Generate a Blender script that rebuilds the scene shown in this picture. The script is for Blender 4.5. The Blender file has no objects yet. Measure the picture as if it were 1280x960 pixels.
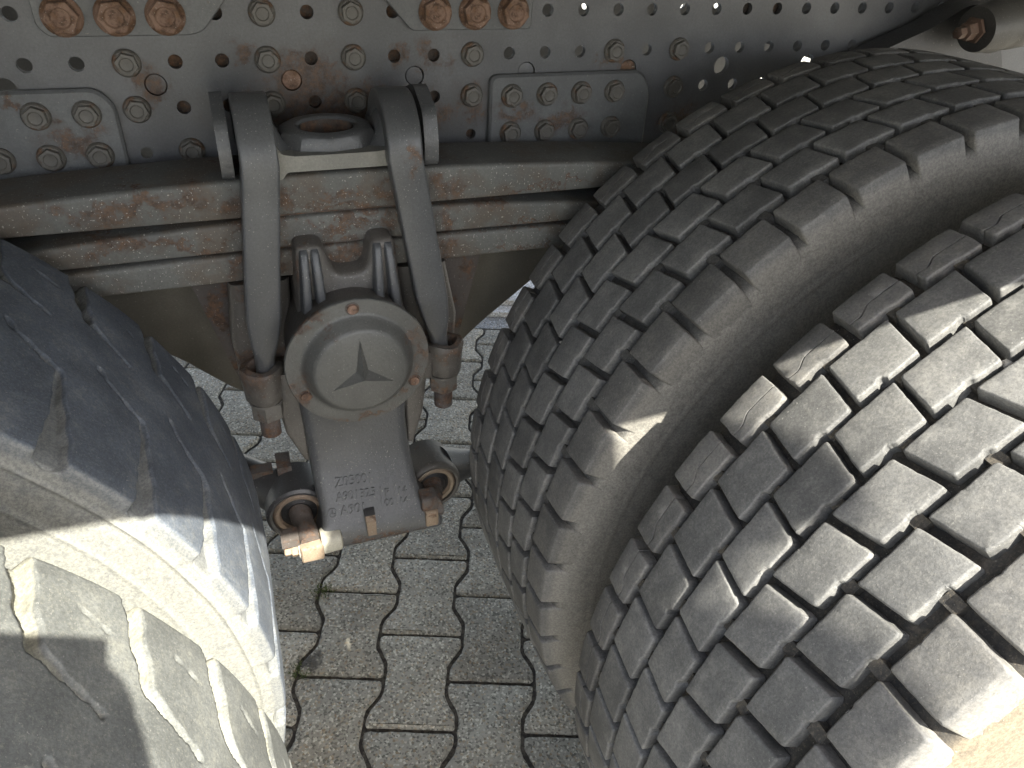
import bpy, bmesh, math, random
import numpy as np
from mathutils import Vector, Matrix
from mathutils.geometry import delaunay_2d_cdt
random.seed(7)
rng = np.random.default_rng(7)
S = bpy.context.scene
C = S.collection
PI = math.pi
# ------------------------------------------------------------------ camera, world, sun, exposure
CAM = Vector((0.1843, -0.9877, 1.2661))
yaw, pitch, roll = 0.381168, 0.600198, 0.057323
fwd = Vector((math.sin(yaw)*math.cos(pitch), math.cos(yaw)*math.cos(pitch), -math.sin(pitch)))
rt = Vector((math.cos(yaw), -math.sin(yaw), 0)); up = rt.cross(fwd)
cr, sr = math.cos(roll), math.sin(roll)
X_ = cr*rt + sr*up; Y_ = -sr*rt + cr*up
cd = bpy.data.cameras.new('camera'); cam = bpy.data.objects.new('camera', cd); C.objects.link(cam)
cam.matrix_world = Matrix(((X_.x, Y_.x, -fwd.x, CAM.x), (X_.y, Y_.y, -fwd.y, CAM.y), (X_.z, Y_.z, -fwd.z, CAM.z), (0, 0, 0, 1)))
cd.sensor_width = 36; cd.lens = 36*957.4/1280; cd.clip_start = 0.01; cd.clip_end = 500
S.camera = cam
SUN = Vector((0.30, -0.82, 1.0)).normalized()
W = bpy.data.worlds.new('World'); S.world = W; W.use_nodes = True
wn = W.node_tree; bg = wn.nodes['Background']
sky = wn.nodes.new('ShaderNodeTexSky'); sky.sky_type = 'NISHITA'; sky.sun_disc = False
sky.sun_elevation = math.asin(SUN.z); sky.sun_rotation = math.atan2(SUN.x, SUN.y)
sky.air_density = 1.0; sky.dust_density = 2.5
hsv = wn.nodes.new('ShaderNodeHueSaturation'); hsv.inputs['Saturation'].default_value = 0.6
wn.links.new(sky.outputs[0], hsv.inputs['Color']); wn.links.new(hsv.outputs[0], bg.inputs[0]); bg.inputs[1].default_value = 0.135
sl = bpy.data.lights.new('sun', 'SUN'); sl.energy = 4.3; sl.angle = math.radians(0.6); sl.color = (1, 0.965, 0.86)
so = bpy.data.objects.new('sun', sl); C.objects.link(so); so.rotation_euler = SUN.to_track_quat('Z', 'Y').to_euler()
so.location = (2, -3, 6)
S.view_settings.view_transform = 'Standard'; S.view_settings.look = 'None'; S.view_settings.gamma = 1
S.view_settings.exposure = 2.15

# ------------------------------------------------------------------ helpers
def tag(o, label=None, cat=None, group=None, kind=None):
    if label: o['label'] = label
    if cat: o['category'] = cat
    if group: o['group'] = group
    if kind: o['kind'] = kind
    return o
def link(name, me, parent=None, loc=None, rot=None):
    o = bpy.data.objects.new(name, me); C.objects.link(o)
    if parent: o.parent = parent
    if loc is not None: o.location = loc
    if rot is not None: o.rotation_euler = rot
    return o
def mesh(name, v, f, mat, smooth=False, flat=None):
    me = bpy.data.meshes.new(name); me.from_pydata([tuple(map(float, p)) for p in v], [], [tuple(map(int, q)) for q in f])
    if mat: me.materials.append(mat)
    if smooth:
        me.polygons.foreach_set('use_smooth', [True]*len(me.polygons))
        if smooth != 'all': me.set_sharp_from_angle(angle=math.radians(smooth if smooth is not True else 38))
    me.update(); return me
def bm_mesh(name, bm, mat, smooth=38):
    bmesh.ops.recalc_face_normals(bm, faces=bm.faces[:])
    me = bpy.data.meshes.new(name); bm.to_mesh(me); bm.free()
    if mat: me.materials.append(mat)
    if smooth:
        me.polygons.foreach_set('use_smooth', [True]*len(me.polygons)); me.set_sharp_from_angle(angle=math.radians(smooth))
    return me
def bev(bm, w, seg=2, ang=30):
    es = [e for e in bm.edges if len(e.link_faces) == 2 and e.calc_face_angle(0) > math.radians(ang)]
    if es: bmesh.ops.bevel(bm, geom=es, offset=w, segments=seg, profile=.5, affect='EDGES', clamp_overlap=True)
def loops(bm, rings, cap=True, closed=False):
    vs = [[bm.verts.new(p) for p in r] for r in rings]; n = len(rings[0])
    m = len(vs)
    for i in range(m if closed else m-1):
        a, b = vs[i], vs[(i+1) % m]
        for j in range(n): bm.faces.new((a[j], a[(j+1) % n], b[(j+1) % n], b[j]))
    if cap and not closed: bm.faces.new(vs[0][::-1]); bm.faces.new(vs[-1])
    return vs
def box(bm, x0, x1, y0, y1, z0, z1):
    r = [[(x0, y0, z), (x1, y0, z), (x1, y1, z), (x0, y1, z)] for z in (z0, z1)]
    return loops(bm, r)
def revolve(bm, prof, n=32, M=None, cap=True):
    """prof: (radius, height); axis local Z"""
    rings = []
    for r, h in prof:
        ring = [Vector((r*math.cos(2*PI*i/n), r*math.sin(2*PI*i/n), h)) for i in range(n)]
        rings.append([M @ p if M else p for p in ring])
    return loops(bm, rings, cap)
def frame(o, d, upv=(0, 0, 1)):
    z = Vector(d).normalized(); x = Vector(upv).cross(z)
    if x.length < 1e-4: x = Vector((1, 0, 0)).cross(z)
    x.normalize(); y = z.cross(x)
    return Matrix(((x.x, y.x, z.x, o[0]), (x.y, y.y, z.y, o[1]), (x.z, y.z, z.z, o[2]), (0, 0, 0, 1)))
def tube(bm, pts, rad, n=14, cap=True):
    pts = [Vector(p) for p in pts]; rings = []
    for i, p in enumerate(pts):
        d = (pts[min(i+1, len(pts)-1)]-pts[max(i-1, 0)])
        F = frame(p, d); r = rad[i] if hasattr(rad, '__len__') else rad
        rings.append([F @ Vector((r*math.cos(2*PI*k/n), r*math.sin(2*PI*k/n), 0)) for k in range(n)])
    return loops(bm, rings, cap)
def round_poly(pts, r, seg=5):
    """round the corners of a closed 2D polygon; r scalar or list"""
    out = []; n = len(pts)
    for i in range(n):
        p0, p, p1 = (np.array(pts[(i-1) % n], float), np.array(pts[i], float), np.array(pts[(i+1) % n], float))
        rr = r[i] if hasattr(r, '__len__') else r
        a = p0-p; b = p1-p; la, lb = np.linalg.norm(a), np.linalg.norm(b); a /= la; b /= lb
        if rr <= 0: out.append(tuple(p)); continue
        t = min(rr, la*.48, lb*.48)
        for k in range(seg+1):
            u = k/seg; out.append(tuple((1-u)**2*(p+a*t) + 2*u*(1-u)*p + u*u*(p+b*t)))
    return out
def area2(p): return sum(p[i][0]*p[(i+1) % len(p)][1]-p[(i+1) % len(p)][0]*p[i][1] for i in range(len(p)))/2
def inset2(p, d):
    """inset a CCW polygon by d (simple vertex normals)"""
    n = len(p); out = []
    for i in range(n):
        a = np.array(p[i])-np.array(p[(i-1) % n]); b = np.array(p[(i+1) % n])-np.array(p[i])
        a = a/(np.linalg.norm(a)+1e-12); b = b/(np.linalg.norm(b)+1e-12)
        na = np.array((-a[1], a[0])); nb = np.array((-b[1], b[0])); m = na+nb; k = max(.35, 1+na@nb)
        out.append(tuple(np.array(p[i])+m/k*d))
    return out
def circ(x, z, r, n=20): return [(x+r*math.cos(2*PI*i/n), z+r*math.sin(2*PI*i/n)) for i in range(n)]
def plate_xz(outline, holes, yf, th, bevel=0.0012):
    """plate in the XZ plane, front face at y=yf facing -Y, thickness th, with real holes"""
    if area2(outline) < 0: outline = outline[::-1]
    pts = []; edges = []
    inner = inset2(outline, bevel) if bevel else outline
    for loop in [inner]+holes:
        b = len(pts); pts += loop; edges += [(b+i, b+(i+1) % len(loop)) for i in range(len(loop))]
    nv, ne, nf, ov, oe, of = delaunay_2d_cdt([Vector(p) for p in pts], edges, [], 0, 1e-7)
    def inside(poly, x, y):
        c = False; n = len(poly); j = n-1
        for i in range(n):
            if (poly[i][1] > y) != (poly[j][1] > y) and x < (poly[j][0]-poly[i][0])*(y-poly[i][1])/(poly[j][1]-poly[i][1])+poly[i][0]: c = not c
            j = i
        return c
    keep = []
    for f in nf:
        cx = sum(nv[i].x for i in f)/len(f); cy = sum(nv[i].y for i in f)/len(f)
        if not inside(inner, cx, cy): continue
        if any((cx-h[0][0])**2 < .01 and inside(h, cx, cy) for h in holes): continue
        keep.append(tuple(f))
    v = [(p.x, yf, p.y) for p in nv]; f = keep[:]
    n = len(nv)
    # side of outline: bevel ring, outer ring front, outer ring back
    b0 = len(v); v += [(p[0], yf, p[1]) for p in inner]
    b1 = len(v); v += [(p[0], yf+bevel, p[1]) for p in outline]
    b2 = len(v); v += [(p[0], yf+th, p[1]) for p in outline]
    m = len(outline)
    for i in range(m):
        j = (i+1) % m
        if bevel: f.append((b0+i, b1+i, b1+j, b0+j))
        f.append(((b1 if bevel else b0)+i, b2+i, b2+j, (b1 if bevel else b0)+j))
    for h in holes:
        c0 = len(v); v += [(p[0], yf, p[1]) for p in h]; c1 = len(v); v += [(p[0], yf+th, p[1]) for p in h]; k = len(h)
        f += [(c0+i, c0+(i+1) % k, c1+(i+1) % k, c1+i) for i in range(k)]
    return v, f
def ob_plate(name, outline, holes, yf, th, mat, parent, bevel=.0012):
    v, f = plate_xz(outline, holes, yf, th, bevel)
    bm = bmesh.new(); vs = [bm.verts.new(p) for p in v]
    for q in f:
        try: bm.faces.new([vs[i] for i in q])
        except ValueError: pass
    bmesh.ops.remove_doubles(bm, verts=bm.verts[:], dist=1e-6)
    bmesh.ops.dissolve_degenerate(bm, edges=bm.edges[:], dist=1e-6)
    return link(name, bm_mesh(name, bm, mat, 0), parent)

# ------------------------------------------------------------------ materials
class G:
    def __init__(s, name):
        s.m = bpy.data.materials.new(name); s.m.use_nodes = True; s.t = s.m.node_tree; s.p = s.t.nodes['Principled BSDF']
        s.co = s.t.nodes.new('ShaderNodeTexCoord')
    def n(s, typ, **k):
        x = s.t.nodes.new('ShaderNode'+typ)
        for a, b in k.items():
            if a.startswith('i_'):
                key = a[2:]; key = int(key) if key.isdigit() else key.replace('_', ' ')
                s.set(x.inputs[key], b)
            else: setattr(x, a, b)
        return x
    def set(s, sock, v):
        if isinstance(v, bpy.types.NodeSocket): s.t.links.new(v, sock)
        elif hasattr(v, '__len__') and len(v) == 3 and sock.type == 'RGBA': sock.default_value = (*v, 1)
        else: sock.default_value = v
    def noise(s, sc, det=4, rough=.6, vec=None, dist=0):
        x = s.n('TexNoise', i_Scale=sc, i_Detail=det, i_Roughness=rough, i_Distortion=dist); s.set(x.inputs['Vector'], vec or s.co.outputs['Object']); return x.outputs[0]
    def ramp(s, v, lo, hi, a=0., b=1.):
        x = s.n('MapRange', i_1=lo, i_2=hi, i_3=a, i_4=b); x.interpolation_type = 'SMOOTHSTEP'; s.set(x.inputs[0], v); return x.outputs[0]
    def m2(s, op, a, b=None, clamp=False):
        x = s.n('Math', operation=op, use_clamp=clamp); s.set(x.inputs[0], a)
        if b is not None: s.set(x.inputs[1], b)
        return x.outputs[0]
    def mix(s, f, a, b, mode='MIX'):
        x = s.n('Mix', data_type='RGBA', blend_type=mode); s.set(x.inputs[0], f); s.set(x.inputs[6], a); s.set(x.inputs[7], b); return x.outputs[2]
    def spots(s, lst, soft=1.0):
        """max over blobs (x,y,z,rx,rz): 1 at the middle, 0 outside"""
        tot = None
        def warp(sc, amp, vec):
            nz = s.n('TexNoise', i_Scale=sc, i_Detail=4., i_Roughness=.65); s.set(nz.inputs['Vector'], s.co.outputs['Object'])
            sb = s.n('VectorMath', operation='SUBTRACT'); s.set(sb.inputs[0], nz.outputs['Color']); sb.inputs[1].default_value = (.5, .5, .5)
            sl_ = s.n('VectorMath', operation='SCALE'); s.set(sl_.inputs[0], sb.outputs[0]); sl_.inputs['Scale'].default_value = amp
            ad = s.n('VectorMath', operation='ADD'); s.set(ad.inputs[0], vec); s.set(ad.inputs[1], sl_.outputs[0]); return ad.outputs[0]
        wv = warp(22, .10, s.co.outputs['Object']); wv = warp(90, .035, wv)
        for (x, y, z, rx, rz) in lst:
            mp = s.n('Mapping'); mp.inputs['Location'].default_value = (-x/rx, 0, -z/rz); mp.inputs['Scale'].default_value = (1/rx, 0, 1/rz)
            s.set(mp.inputs[0], wv)
            l = s.n('VectorMath', operation='LENGTH'); s.set(l.inputs[0], mp.outputs[0])
            v = s.ramp(l.outputs['Value'], 1.0, 1-soft)
            tot = v if tot is None else s.m2('MAXIMUM', tot, v)
        return tot
    def bump(s, h, strength=.3, dist=.001, prev=None):
        b = s.n('Bump', i_Strength=strength, i_Distance=dist); s.set(b.inputs['Height'], h)
        if prev: s.set(b.inputs['Normal'], prev)
        return b.outputs[0]
    def out(s, col=None, rough=None, normal=None, metal=None, spec=None):
        if col is not None: s.set(s.p.inputs['Base Color'], col)
        if rough is not None: s.set(s.p.inputs['Roughness'], rough)
        if metal is not None: s.set(s.p.inputs['Metallic'], metal)
        if spec is not None: s.set(s.p.inputs['Specular IOR Level'], spec)
        if normal is not None: s.set(s.p.inputs['Normal'], normal)
        return s.m
RUST1 = (.145, .083, .049); RUST2 = (.062, .040, .030); RUST3 = (.24, .125, .06)
def metal(name, base, rust=.3, spots=None, rough=.5, speck=.5, cast=0., tint=None, bstr=.35):
    g = G(name)
    big = g.noise(9, 3, .6); mid = g.noise(45, 6, .65); fine = g.noise(420, 3, .7)
    col = g.mix(g.ramp(big, .35, .68), tuple(c*.82 for c in base), tuple(c*1.15 for c in base))
    if tint: col = g.mix(g.ramp(g.noise(16, 4), .45, .62), col, tint)
    col = g.mix(g.ramp(g.noise(230, 3, .8), .35, .65), tuple(c*.72 for c in base), col, 'MIX') if False else g.mix(g.ramp(g.noise(330, 3, .8), .36, .64, .30, 0), col, tuple(c*.45 for c in base))
    # rust: general + localised
    amt = g.ramp(mid, .72-.35*rust, .80-.25*rust)
    if spots:
        sp = g.spots(spots); col = g.mix(g.m2('MULTIPLY', g.m2('MULTIPLY', sp, g.ramp(g.noise(40, 5, .7), .25, .6)), .78), col, (.066, .048, .036)); patch = g.ramp(g.noise(70, 6, .75), .32, .66); k = g.m2('ADD', g.m2('MULTIPLY', sp, .55), g.m2('MULTIPLY', patch, .42))
        k = g.m2('ADD', k, g.m2('MULTIPLY', fine, .12)); amt = g.m2('MAXIMUM', amt, g.m2('MULTIPLY', g.m2('MULTIPLY', g.ramp(k, .50, .82), .85), g.ramp(g.noise(190, 4, .8), .34, .56, .35, 1.)))
    rc = g.mix(g.ramp(g.noise(110, 4, .7), .38, .62), RUST2, RUST1); rc = g.mix(g.ramp(g.noise(260, 3, .7), .60, .72), rc, RUST3)
    col = g.mix(g.m2('MULTIPLY', amt, .92), col, rc)
    # light grit and tiny dark pits
    dk = g.ramp(g.noise(300, 2, .8), .66, .72); col = g.mix(g.m2('MULTIPLY', dk, .45), col, (.03, .028, .025))
    lt = g.ramp(g.noise(430, 1, .6), .735-.06*speck, .765-.05*speck); col = g.mix(g.m2('MULTIPLY', lt, .55*speck+.1), col, (.42, .40, .36))
    rg = g.m2('ADD', g.m2('MULTIPLY', amt, .35), g.m2('ADD', rough-.08, g.m2('MULTIPLY', fine, .16)), True)
    nb = g.bump(fine, bstr, .0006)
    nb = g.bump(g.m2('ADD', g.m2('MULTIPLY', amt, .6), g.noise(150, 4, .7)), .3+cast, .0012, nb)
    return g.out(col, rg, nb, 0, .55)

def rubber(name, base, dust, damt=.4, rough=.72, rad=None, flank=False, radn=.010):
    """side=(radius below which the wall is dusty)"""
    g = G(name)
    oi = g.n('ObjectInfo')
    off = g.n('VectorMath', operation='ADD'); g.set(off.inputs[0], g.co.outputs['Object']); 
    cmb = g.n('CombineXYZ'); g.set(cmb.inputs[0], g.m2('MULTIPLY', oi.outputs['Random'], 7.0)); g.set(off.inputs[1], cmb.outputs[0])
    vec = off.outputs[0]
    big = g.noise(14, 4, .6, vec); mid = g.noise(90, 5, .7, vec); fine = g.noise(900, 3, .75, vec)
    col = g.mix(g.ramp(big, .3, .7), tuple(c*.8 for c in base), tuple(c*1.25 for c in base))
    f = g.m2('MULTIPLY', g.ramp(g.m2('ADD', g.m2('MULTIPLY', mid, .6), g.m2('MULTIPLY', big, .4)), .55-.25*damt, .75-.15*damt), damt)
    if flank:
        sx = g.n('SeparateXYZ'); g.set(sx.inputs[0], g.co.outputs['Object'])
        f = g.m2('MAXIMUM', f, g.ramp(g.m2('ADD', sx.outputs[0], g.m2('MULTIPLY', g.m2('SUBTRACT', mid, .5), .006)), -.0045, -.016, 0., .85))
    if rad:
        geo = g.n('NewGeometry')
        sx = g.n('SeparateXYZ'); g.set(sx.inputs[0], g.co.outputs['Object'])
        r = g.m2('SQRT', g.m2('ADD', g.m2('POWER', sx.outputs[0], 2.), g.m2('POWER', sx.outputs[2], 2.)))
        rn = g.m2('ADD', r, g.m2('MULTIPLY', g.m2('SUBTRACT', mid, .5), radn))
        for (r0, r1, amt) in rad:
            f = g.m2('MAXIMUM', f, g.m2('MULTIPLY', g.ramp(rn, r0, r1), g.m2('MULTIPLY', g.ramp(mid, .25, .6, .6, 1.), amt)))
    col = g.mix(f, col, dust)
    col = g.mix(g.ramp(g.noise(380, 3, .8, vec), .36, .64, .42, 0), col, tuple(c*.35 for c in base)); col = g.mix(g.ramp(g.noise(500, 2, .8, vec), .52, .72, 0, .30), col, dust)
    hv = g.n('HueSaturation', i_Saturation=1.0); g.set(hv.inputs['Value'], g.m2('ADD', .84, g.m2('MULTIPLY', oi.outputs['Random'], .34))); g.set(hv.inputs['Color'], col); col = hv.outputs[0]
    col = g.mix(g.m2('MULTIPLY', g.ramp(g.noise(28, 6, .8, vec), .56, .66), .45*damt), col, dust)
    pit = g.ramp(g.noise(260, 2, .8, vec), .66, .71); col = g.mix(g.m2('MULTIPLY', pit, .4), col, tuple(c*.4 for c in base))
    lt = g.ramp(g.noise(420, 1, .6, vec), .73, .77); col = g.mix(g.m2('MULTIPLY', lt, .5), col, (.34, .33, .30))
    nb = g.bump(fine, .35, .0006); nb = g.bump(mid, .25, .0015, nb)
    return g.out(col, g.m2('ADD', rough-.06, g.m2('MULTIPLY', mid, .14)), nb, 0, .4)

STAIN = (.190, -.035, 0)
def concrete(name, base, var=.12):
    g = G(name); oi = g.n('ObjectInfo')
    geo = g.co.outputs['Object']
    off = g.n('VectorMath', operation='ADD'); g.set(off.inputs[0], geo); cmb = g.n('CombineXYZ')
    g.set(cmb.inputs[0], g.m2('MULTIPLY', oi.outputs['Random'], 13.)); g.set(off.inputs[1], cmb.outputs[0]); vec = off.outputs[0]
    vo = g.n('TexVoronoi', i_Scale=270.); g.set(vo.inputs['Vector'], vec)
    sep = g.n('SeparateColor'); g.set(sep.inputs[0], vo.outputs['Color'])
    grain = sep.outputs[0]
    col = g.mix(g.ramp(g.noise(11, 4, .6, vec), .3, .7), tuple(c*.84 for c in base), tuple(c*1.12 for c in base))
    col = g.mix(g.ramp(grain, .55, .95, 0, .85), col, tuple(c*.36 for c in base))
    col = g.mix(g.ramp(sep.outputs[1], .74, .97, 0, .8), col, tuple(min(.8, c*1.9) for c in base))
    col = g.mix(g.ramp(sep.outputs[2], .88, .95, 0, .5), col, (base[0]*1.1, base[1]*.85, base[2]*.6))
    st = g.ramp(g.noise(26, 5, .7, vec), .60, .72); col = g.mix(g.m2('MULTIPLY', st, .35), col, tuple(c*.4 for c in base))
    geo_ = g.n('NewGeometry'); dv = g.n('VectorMath', operation='DISTANCE'); g.set(dv.inputs[0], geo_.outputs['Position']); dv.inputs[1].default_value = STAIN
    sf = g.ramp(g.m2('ADD', dv.outputs['Value'], g.m2('MULTIPLY', g.noise(45, 5, .7, geo_.outputs['Position']), .06)), .060, .040); col = g.mix(g.m2('MULTIPLY', sf, .8), col, (.035, .032, .028))
    k = g.m2('MULTIPLY', g.m2('SUBTRACT', oi.outputs['Random'], .5), var*2)
    hs = g.n('HueSaturation', i_Saturation=1.0); g.set(hs.inputs['Value'], g.m2('ADD', 1., k)); g.set(hs.inputs['Color'], col)
    h = g.m2('ADD', vo.outputs['Distance'], g.m2('MULTIPLY', g.noise(700, 3, .7, vec), .6))
    nb = g.bump(h, .55, .0016); nb = g.bump(g.noise(60, 4, .6, vec), .3, .003, nb)
    return g.out(hs.outputs[0], .88, nb, 0, .3)

# ------------------------------------------------------------------ ground
PAVE = concrete('concrete_paver', (.305, .285, .232), .18)
JOINT = (lambda g: g.out(g.mix(g.ramp(g.noise(120, 5), .4, .65), (.035, .03, .024), (.10, .088, .068)), .95, g.bump(g.noise(500, 4), .6, .002)))(G('joint_sand'))
SLAB = concrete('kerb_concrete', (.50, .48, .44), .05)
ground = link('ground', mesh('ground', [(-150, -150, -.006), (150, -150, -.006), (150, 150, -.006), (-150, 150, -.006)], [(0, 1, 2, 3)], JOINT)); tag(ground, kind='structure')
th = -.355; UO = Vector((.472, .1475, 0)); uv = Vector((math.cos(th), math.sin(th), 0)); vv = Vector((-math.sin(th), math.cos(th), 0))
pav = link('pavement', None); pav.empty_display_size = .3; tag(pav, kind='structure')
def paver_outline(half=False):
    hw, ww = .0785, .0556
    r = [(-hw, -.0971), (-hw, -.072), (-ww, -.034), (-ww, .034), (-hw, .072), (-hw, .0971), (hw, .0971), (hw, .072), (ww, .034), (ww, -.034), (hw, -.072), (hw, -.0971)]
    if half: r = [(-hw, -.0971), (-hw, -.072), (-ww, -.034), (-ww, -.002), (ww, -.002), (ww, -.034), (hw, -.072), (hw, -.0971)]
    return round_poly(r, [.006]+[.010]*(len(r)-2)+[.006], 3)
def paver_mesh(k, half=False):
    p = paver_outline(half)
    if area2(p) < 0: p = p[::-1]
    rr = np.random.default_rng(50+k); dense = []
    for i in range(len(p)):
        a, b = np.array(p[i]), np.array(p[(i+1) % len(p)]); m = max(1, int(np.linalg.norm(b-a)/.012))
        dense += [a+(b-a)*t/m for t in range(m)]
    q = [tuple(d+rr.normal(0, .00045, 2)) for d in dense]
    i1, i2 = inset2(q, .0020), inset2(q, .0060); n = len(q)
    v = [(x, y, -.03) for x, y in q]+[(x, y, -.0045) for x, y in q]+[(x, y, -.0016) for x, y in i1]+[(x, y, .0+rr.normal(0, .0002)) for x, y in i2]
    f = [tuple(range(3*n, 4*n))]
    for L in range(3):
        for i in range(n): f.append((L*n+i, L*n+(i+1) % n, (L+1)*n+(i+1) % n, (L+1)*n+i))
    return mesh('paver', v, f, PAVE, 60)
PM = [paver_mesh(k) for k in range(6)]; PH = [paver_mesh(9, True)]
def cam_px(p):
    q = p-CAM; d = q.dot(fwd)
    if d < .05: return None
    return (640+957.4*q.dot(X_)/d, 480-957.4*q.dot(Y_)/d)
cells = []
for cu in range(-22, 26):
    for cv in range(-14, 6):
        odd = cu % 2; vc = .1+cv*.2-(.1 if odd else 0); half = False
        if vc > .95:
            if odd and vc < 1.05: half = True
            else: continue
        cells.append((cu*.14, vc, half))
vis, rest = [], []
for (a, b, h) in cells:
    c = UO+uv*a+vv*b; p = cam_px(c)
    if p and -60 < p[0] < 1340 and -60 < p[1] < 1010 and c.y < 1.6 and -.25 < c.x < 1.25: vis.append((a, b, h))
    else: rest.append((a, b, h))
for i, (a, b, h) in enumerate(vis):
    c = UO+uv*a+vv*b
    o = link('paver', random.choice(PH if h else PM), pav, (c.x, c.y, random.uniform(-.0012, .0012)), (random.gauss(0, .004), random.gauss(0, .004), th+(PI if (random.random() < .5 and not h) else 0)+random.gauss(0, .003)))
print('pavers', len(vis), len(rest))
v, f = [], []
q = paver_outline(); q = q if area2(q) > 0 else q[::-1]; qi = inset2(q, .003)
for (a, b, h) in rest:
    if h: continue
    base = len(v); n = len(q)
    for ring, z in ((q, -.004), (qi, 0)):
        for (x, y) in ring:
            p = UO+uv*(a+x)+vv*(b+y); v.append((p.x, p.y, z))
    f.append(tuple(range(base+n, base+2*n))); f += [(base+i, base+(i+1) % n, base+n+(i+1) % n, base+n+i) for i in range(n)]
o = link('paver_field', mesh('paver_field', v, f, PAVE), pav); tag(o, kind='stuff')
def strip(name, v0, v1, z, mat, L=1.0, n=30, parent=None, kind='structure'):
    par = parent
    for k in range(n):
        u0 = -8+k*L*.55; bm = bmesh.new(); g_ = .003
        P = [UO+uv*(u0+g_)+vv*v0, UO+uv*(u0+L*.55-g_)+vv*v0, UO+uv*(u0+L*.55-g_)+vv*v1, UO+uv*(u0+g_)+vv*v1]
        loops(bm, [[(p.x, p.y, -.05) for p in P], [(p.x, p.y, z) for p in P]]); bev(bm, .004, 2)
        link(name, bm_mesh(name, bm, mat), par)
gut = link('kerb', None); tag(gut, kind='structure')
GUT = concrete('gutter_concrete', (.27, .27, .26), .05)
strip('gutter_stone', 1.006, 1.085, -.004, GUT, parent=gut)
strip('channel_stone', 1.089, 1.14, .012, SLAB, parent=gut)
for k in range(30):
    u0 = -8+k*.55
    P = [UO+uv*(u0+.003)+vv*1.144, UO+uv*(u0+.547)+vv*1.144, UO+uv*(u0+.547)+vv*1.50, UO+uv*(u0+.003)+vv*1.50]
    bm = bmesh.new(); loops(bm, [[(p.x, p.y, -.05) for p in P], [(p.x, p.y, .03) for p in P]]); bev(bm, .005, 2); link('slab', bm_mesh('slab', bm, SLAB), gut)
YARD = concrete('yard_concrete', (.40, .385, .34), .0)
bm = bmesh.new(); P = [UO+uv*a+vv*b for a, b in ((-60, 1.503), (60, 1.503), (60, 60), (-60, 60))]
loops(bm, [[(p.x, p.y, -.05) for p in P], [(p.x, p.y, .02) for p in P]]); tag(link('yard', bm_mesh('yard', bm, YARD, 0)), kind='structure')
bm = bmesh.new(); 
P = [UO+uv*a+vv*b for a, b in ((-60, -60), (60, -60), (60, -2.9), (-60, -2.9))]
loops(bm, [[(p.x, p.y, -.05) for p in P], [(p.x, p.y, -.001) for p in P]]); tag(link('forecourt', bm_mesh('forecourt', bm, YARD, 0)), kind='structure')
# moss / weeds in the joints and a damp stain
MOSS = (lambda g: g.out(g.mix(g.ramp(g.noise(200, 3), .4, .6), (.05, .07, .02), (.12, .14, .05)), .9))(G('moss'))
def tuft(loc, n, r, label, group=None, hgt=.014):
    bm = bmesh.new()
    for i in range(n):
        a = random.uniform(0, 2*PI); d = r*math.sqrt(random.random()); b = Vector((loc[0]+d*math.cos(a), loc[1]+d*math.sin(a), -.004))
        t = b+Vector((random.gauss(0, .006), random.gauss(0, .006), hgt*random.uniform(.4, 1.1))); s = Vector((random.gauss(0, 1), random.gauss(0, 1), 0)).normalized()*.0011
        m = (b+t)/2+Vector((0, 0, .002))
        vs = [bm.verts.new(x) for x in (b-s, b+s, m+s, t, m-s)]; bm.faces.new(vs)
    o = link('weed_tuft', bm_mesh('weed_tuft', bm, MOSS, 0)); tag(o, label, 'weed', group, 'stuff'); return o

# ------------------------------------------------------------------ truck root
truck = link('truck', None); truck.empty_display_size = .3
tag(truck, 'grey tandem axle truck with rusty leaf springs and dusty twin tyres on the paving', 'truck')

# materials of the chassis
rail_rust = [(.33, 0, 1.0, .22, .055), (.66, 0, .97, .14, .03), (.29, 0, 1.035, .10, .05), (.34, 0, 1.0, .14, .045), (.43, 0, .99, .10, .04), (.12, 0, 1.03, .03, .04), (.50, 0, 1.0, .05, .03), (.23, 0, 1.065, .03, .02), (.45, 0, 1.06, .03, .03), (.40, 0, 1.06, .02, .02),
             (.02, 0, .985, .05, .035), (-.02, 0, .96, .03, .02), (.60, 0, .985, .05, .02), (.67, 0, .975, .09, .02), (.70, 0, 1.045, .04, .015), (.83, 0, .96, .08, .04)]
RAIL = metal('frame_paint', (.114, .117, .123), .12, rail_rust, .42, .25, bstr=.2)
PLATE = metal('plate_paint', (.122, .127, .130), .15, [(.03, 0, .985, .045, .03), (-.02, 0, 1.025, .03, .012), (.57, 0, .985, .05, .018), (.63, 0, .975, .05, .02)], .45, .35)
BOLT = metal('bolt_paint', (.125, .118, .105), .62, None, .5, .4)
BOLTR = metal('bolt_rusty', (.25, .155, .11), .85, None, .7, .8)
INNER = metal('inner_plate', (.075, .06, .05), .8, None, .8, .2)
lf = []
for x in (.195, .235, .36, .425): lf += [(x, 0, .94, .030, .040), (x, 0, .90, .026, .03), (x, 0, .86, .026, .035)]
lf += [(.08, 0, .938, .15, .022), (.10, 0, .896, .14, .014), (.30, 0, .945, .06, .014), (.30, 0, .90, .08, .012), (.30, 0, .865, .09, .02), (.55, 0, .921, .16, .005), (.55, 0, .880, .16, .005), (.55, 0, .845, .16, .004), (.30, 0, .925, .09, .012), (.12, 0, .935, .10, .02), (.13, 0, .895, .10, .012), (.30, 0, .89, .07, .012), (.30, 0, .86, .07, .018), (.50, 0, .925, .06, .006), (.05, 0, .90, .04, .02)]
LEAF = metal('leaf_paint', (.118, .119, .110), .22, lf, .55, .9, cast=.15, tint=(.10, .083, .065))
UB = metal('ubolt_paint', (.088, .090, .092), .0, [(.375, 0, .98, .015, .02)], .36, .6, bstr=.3)
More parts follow.
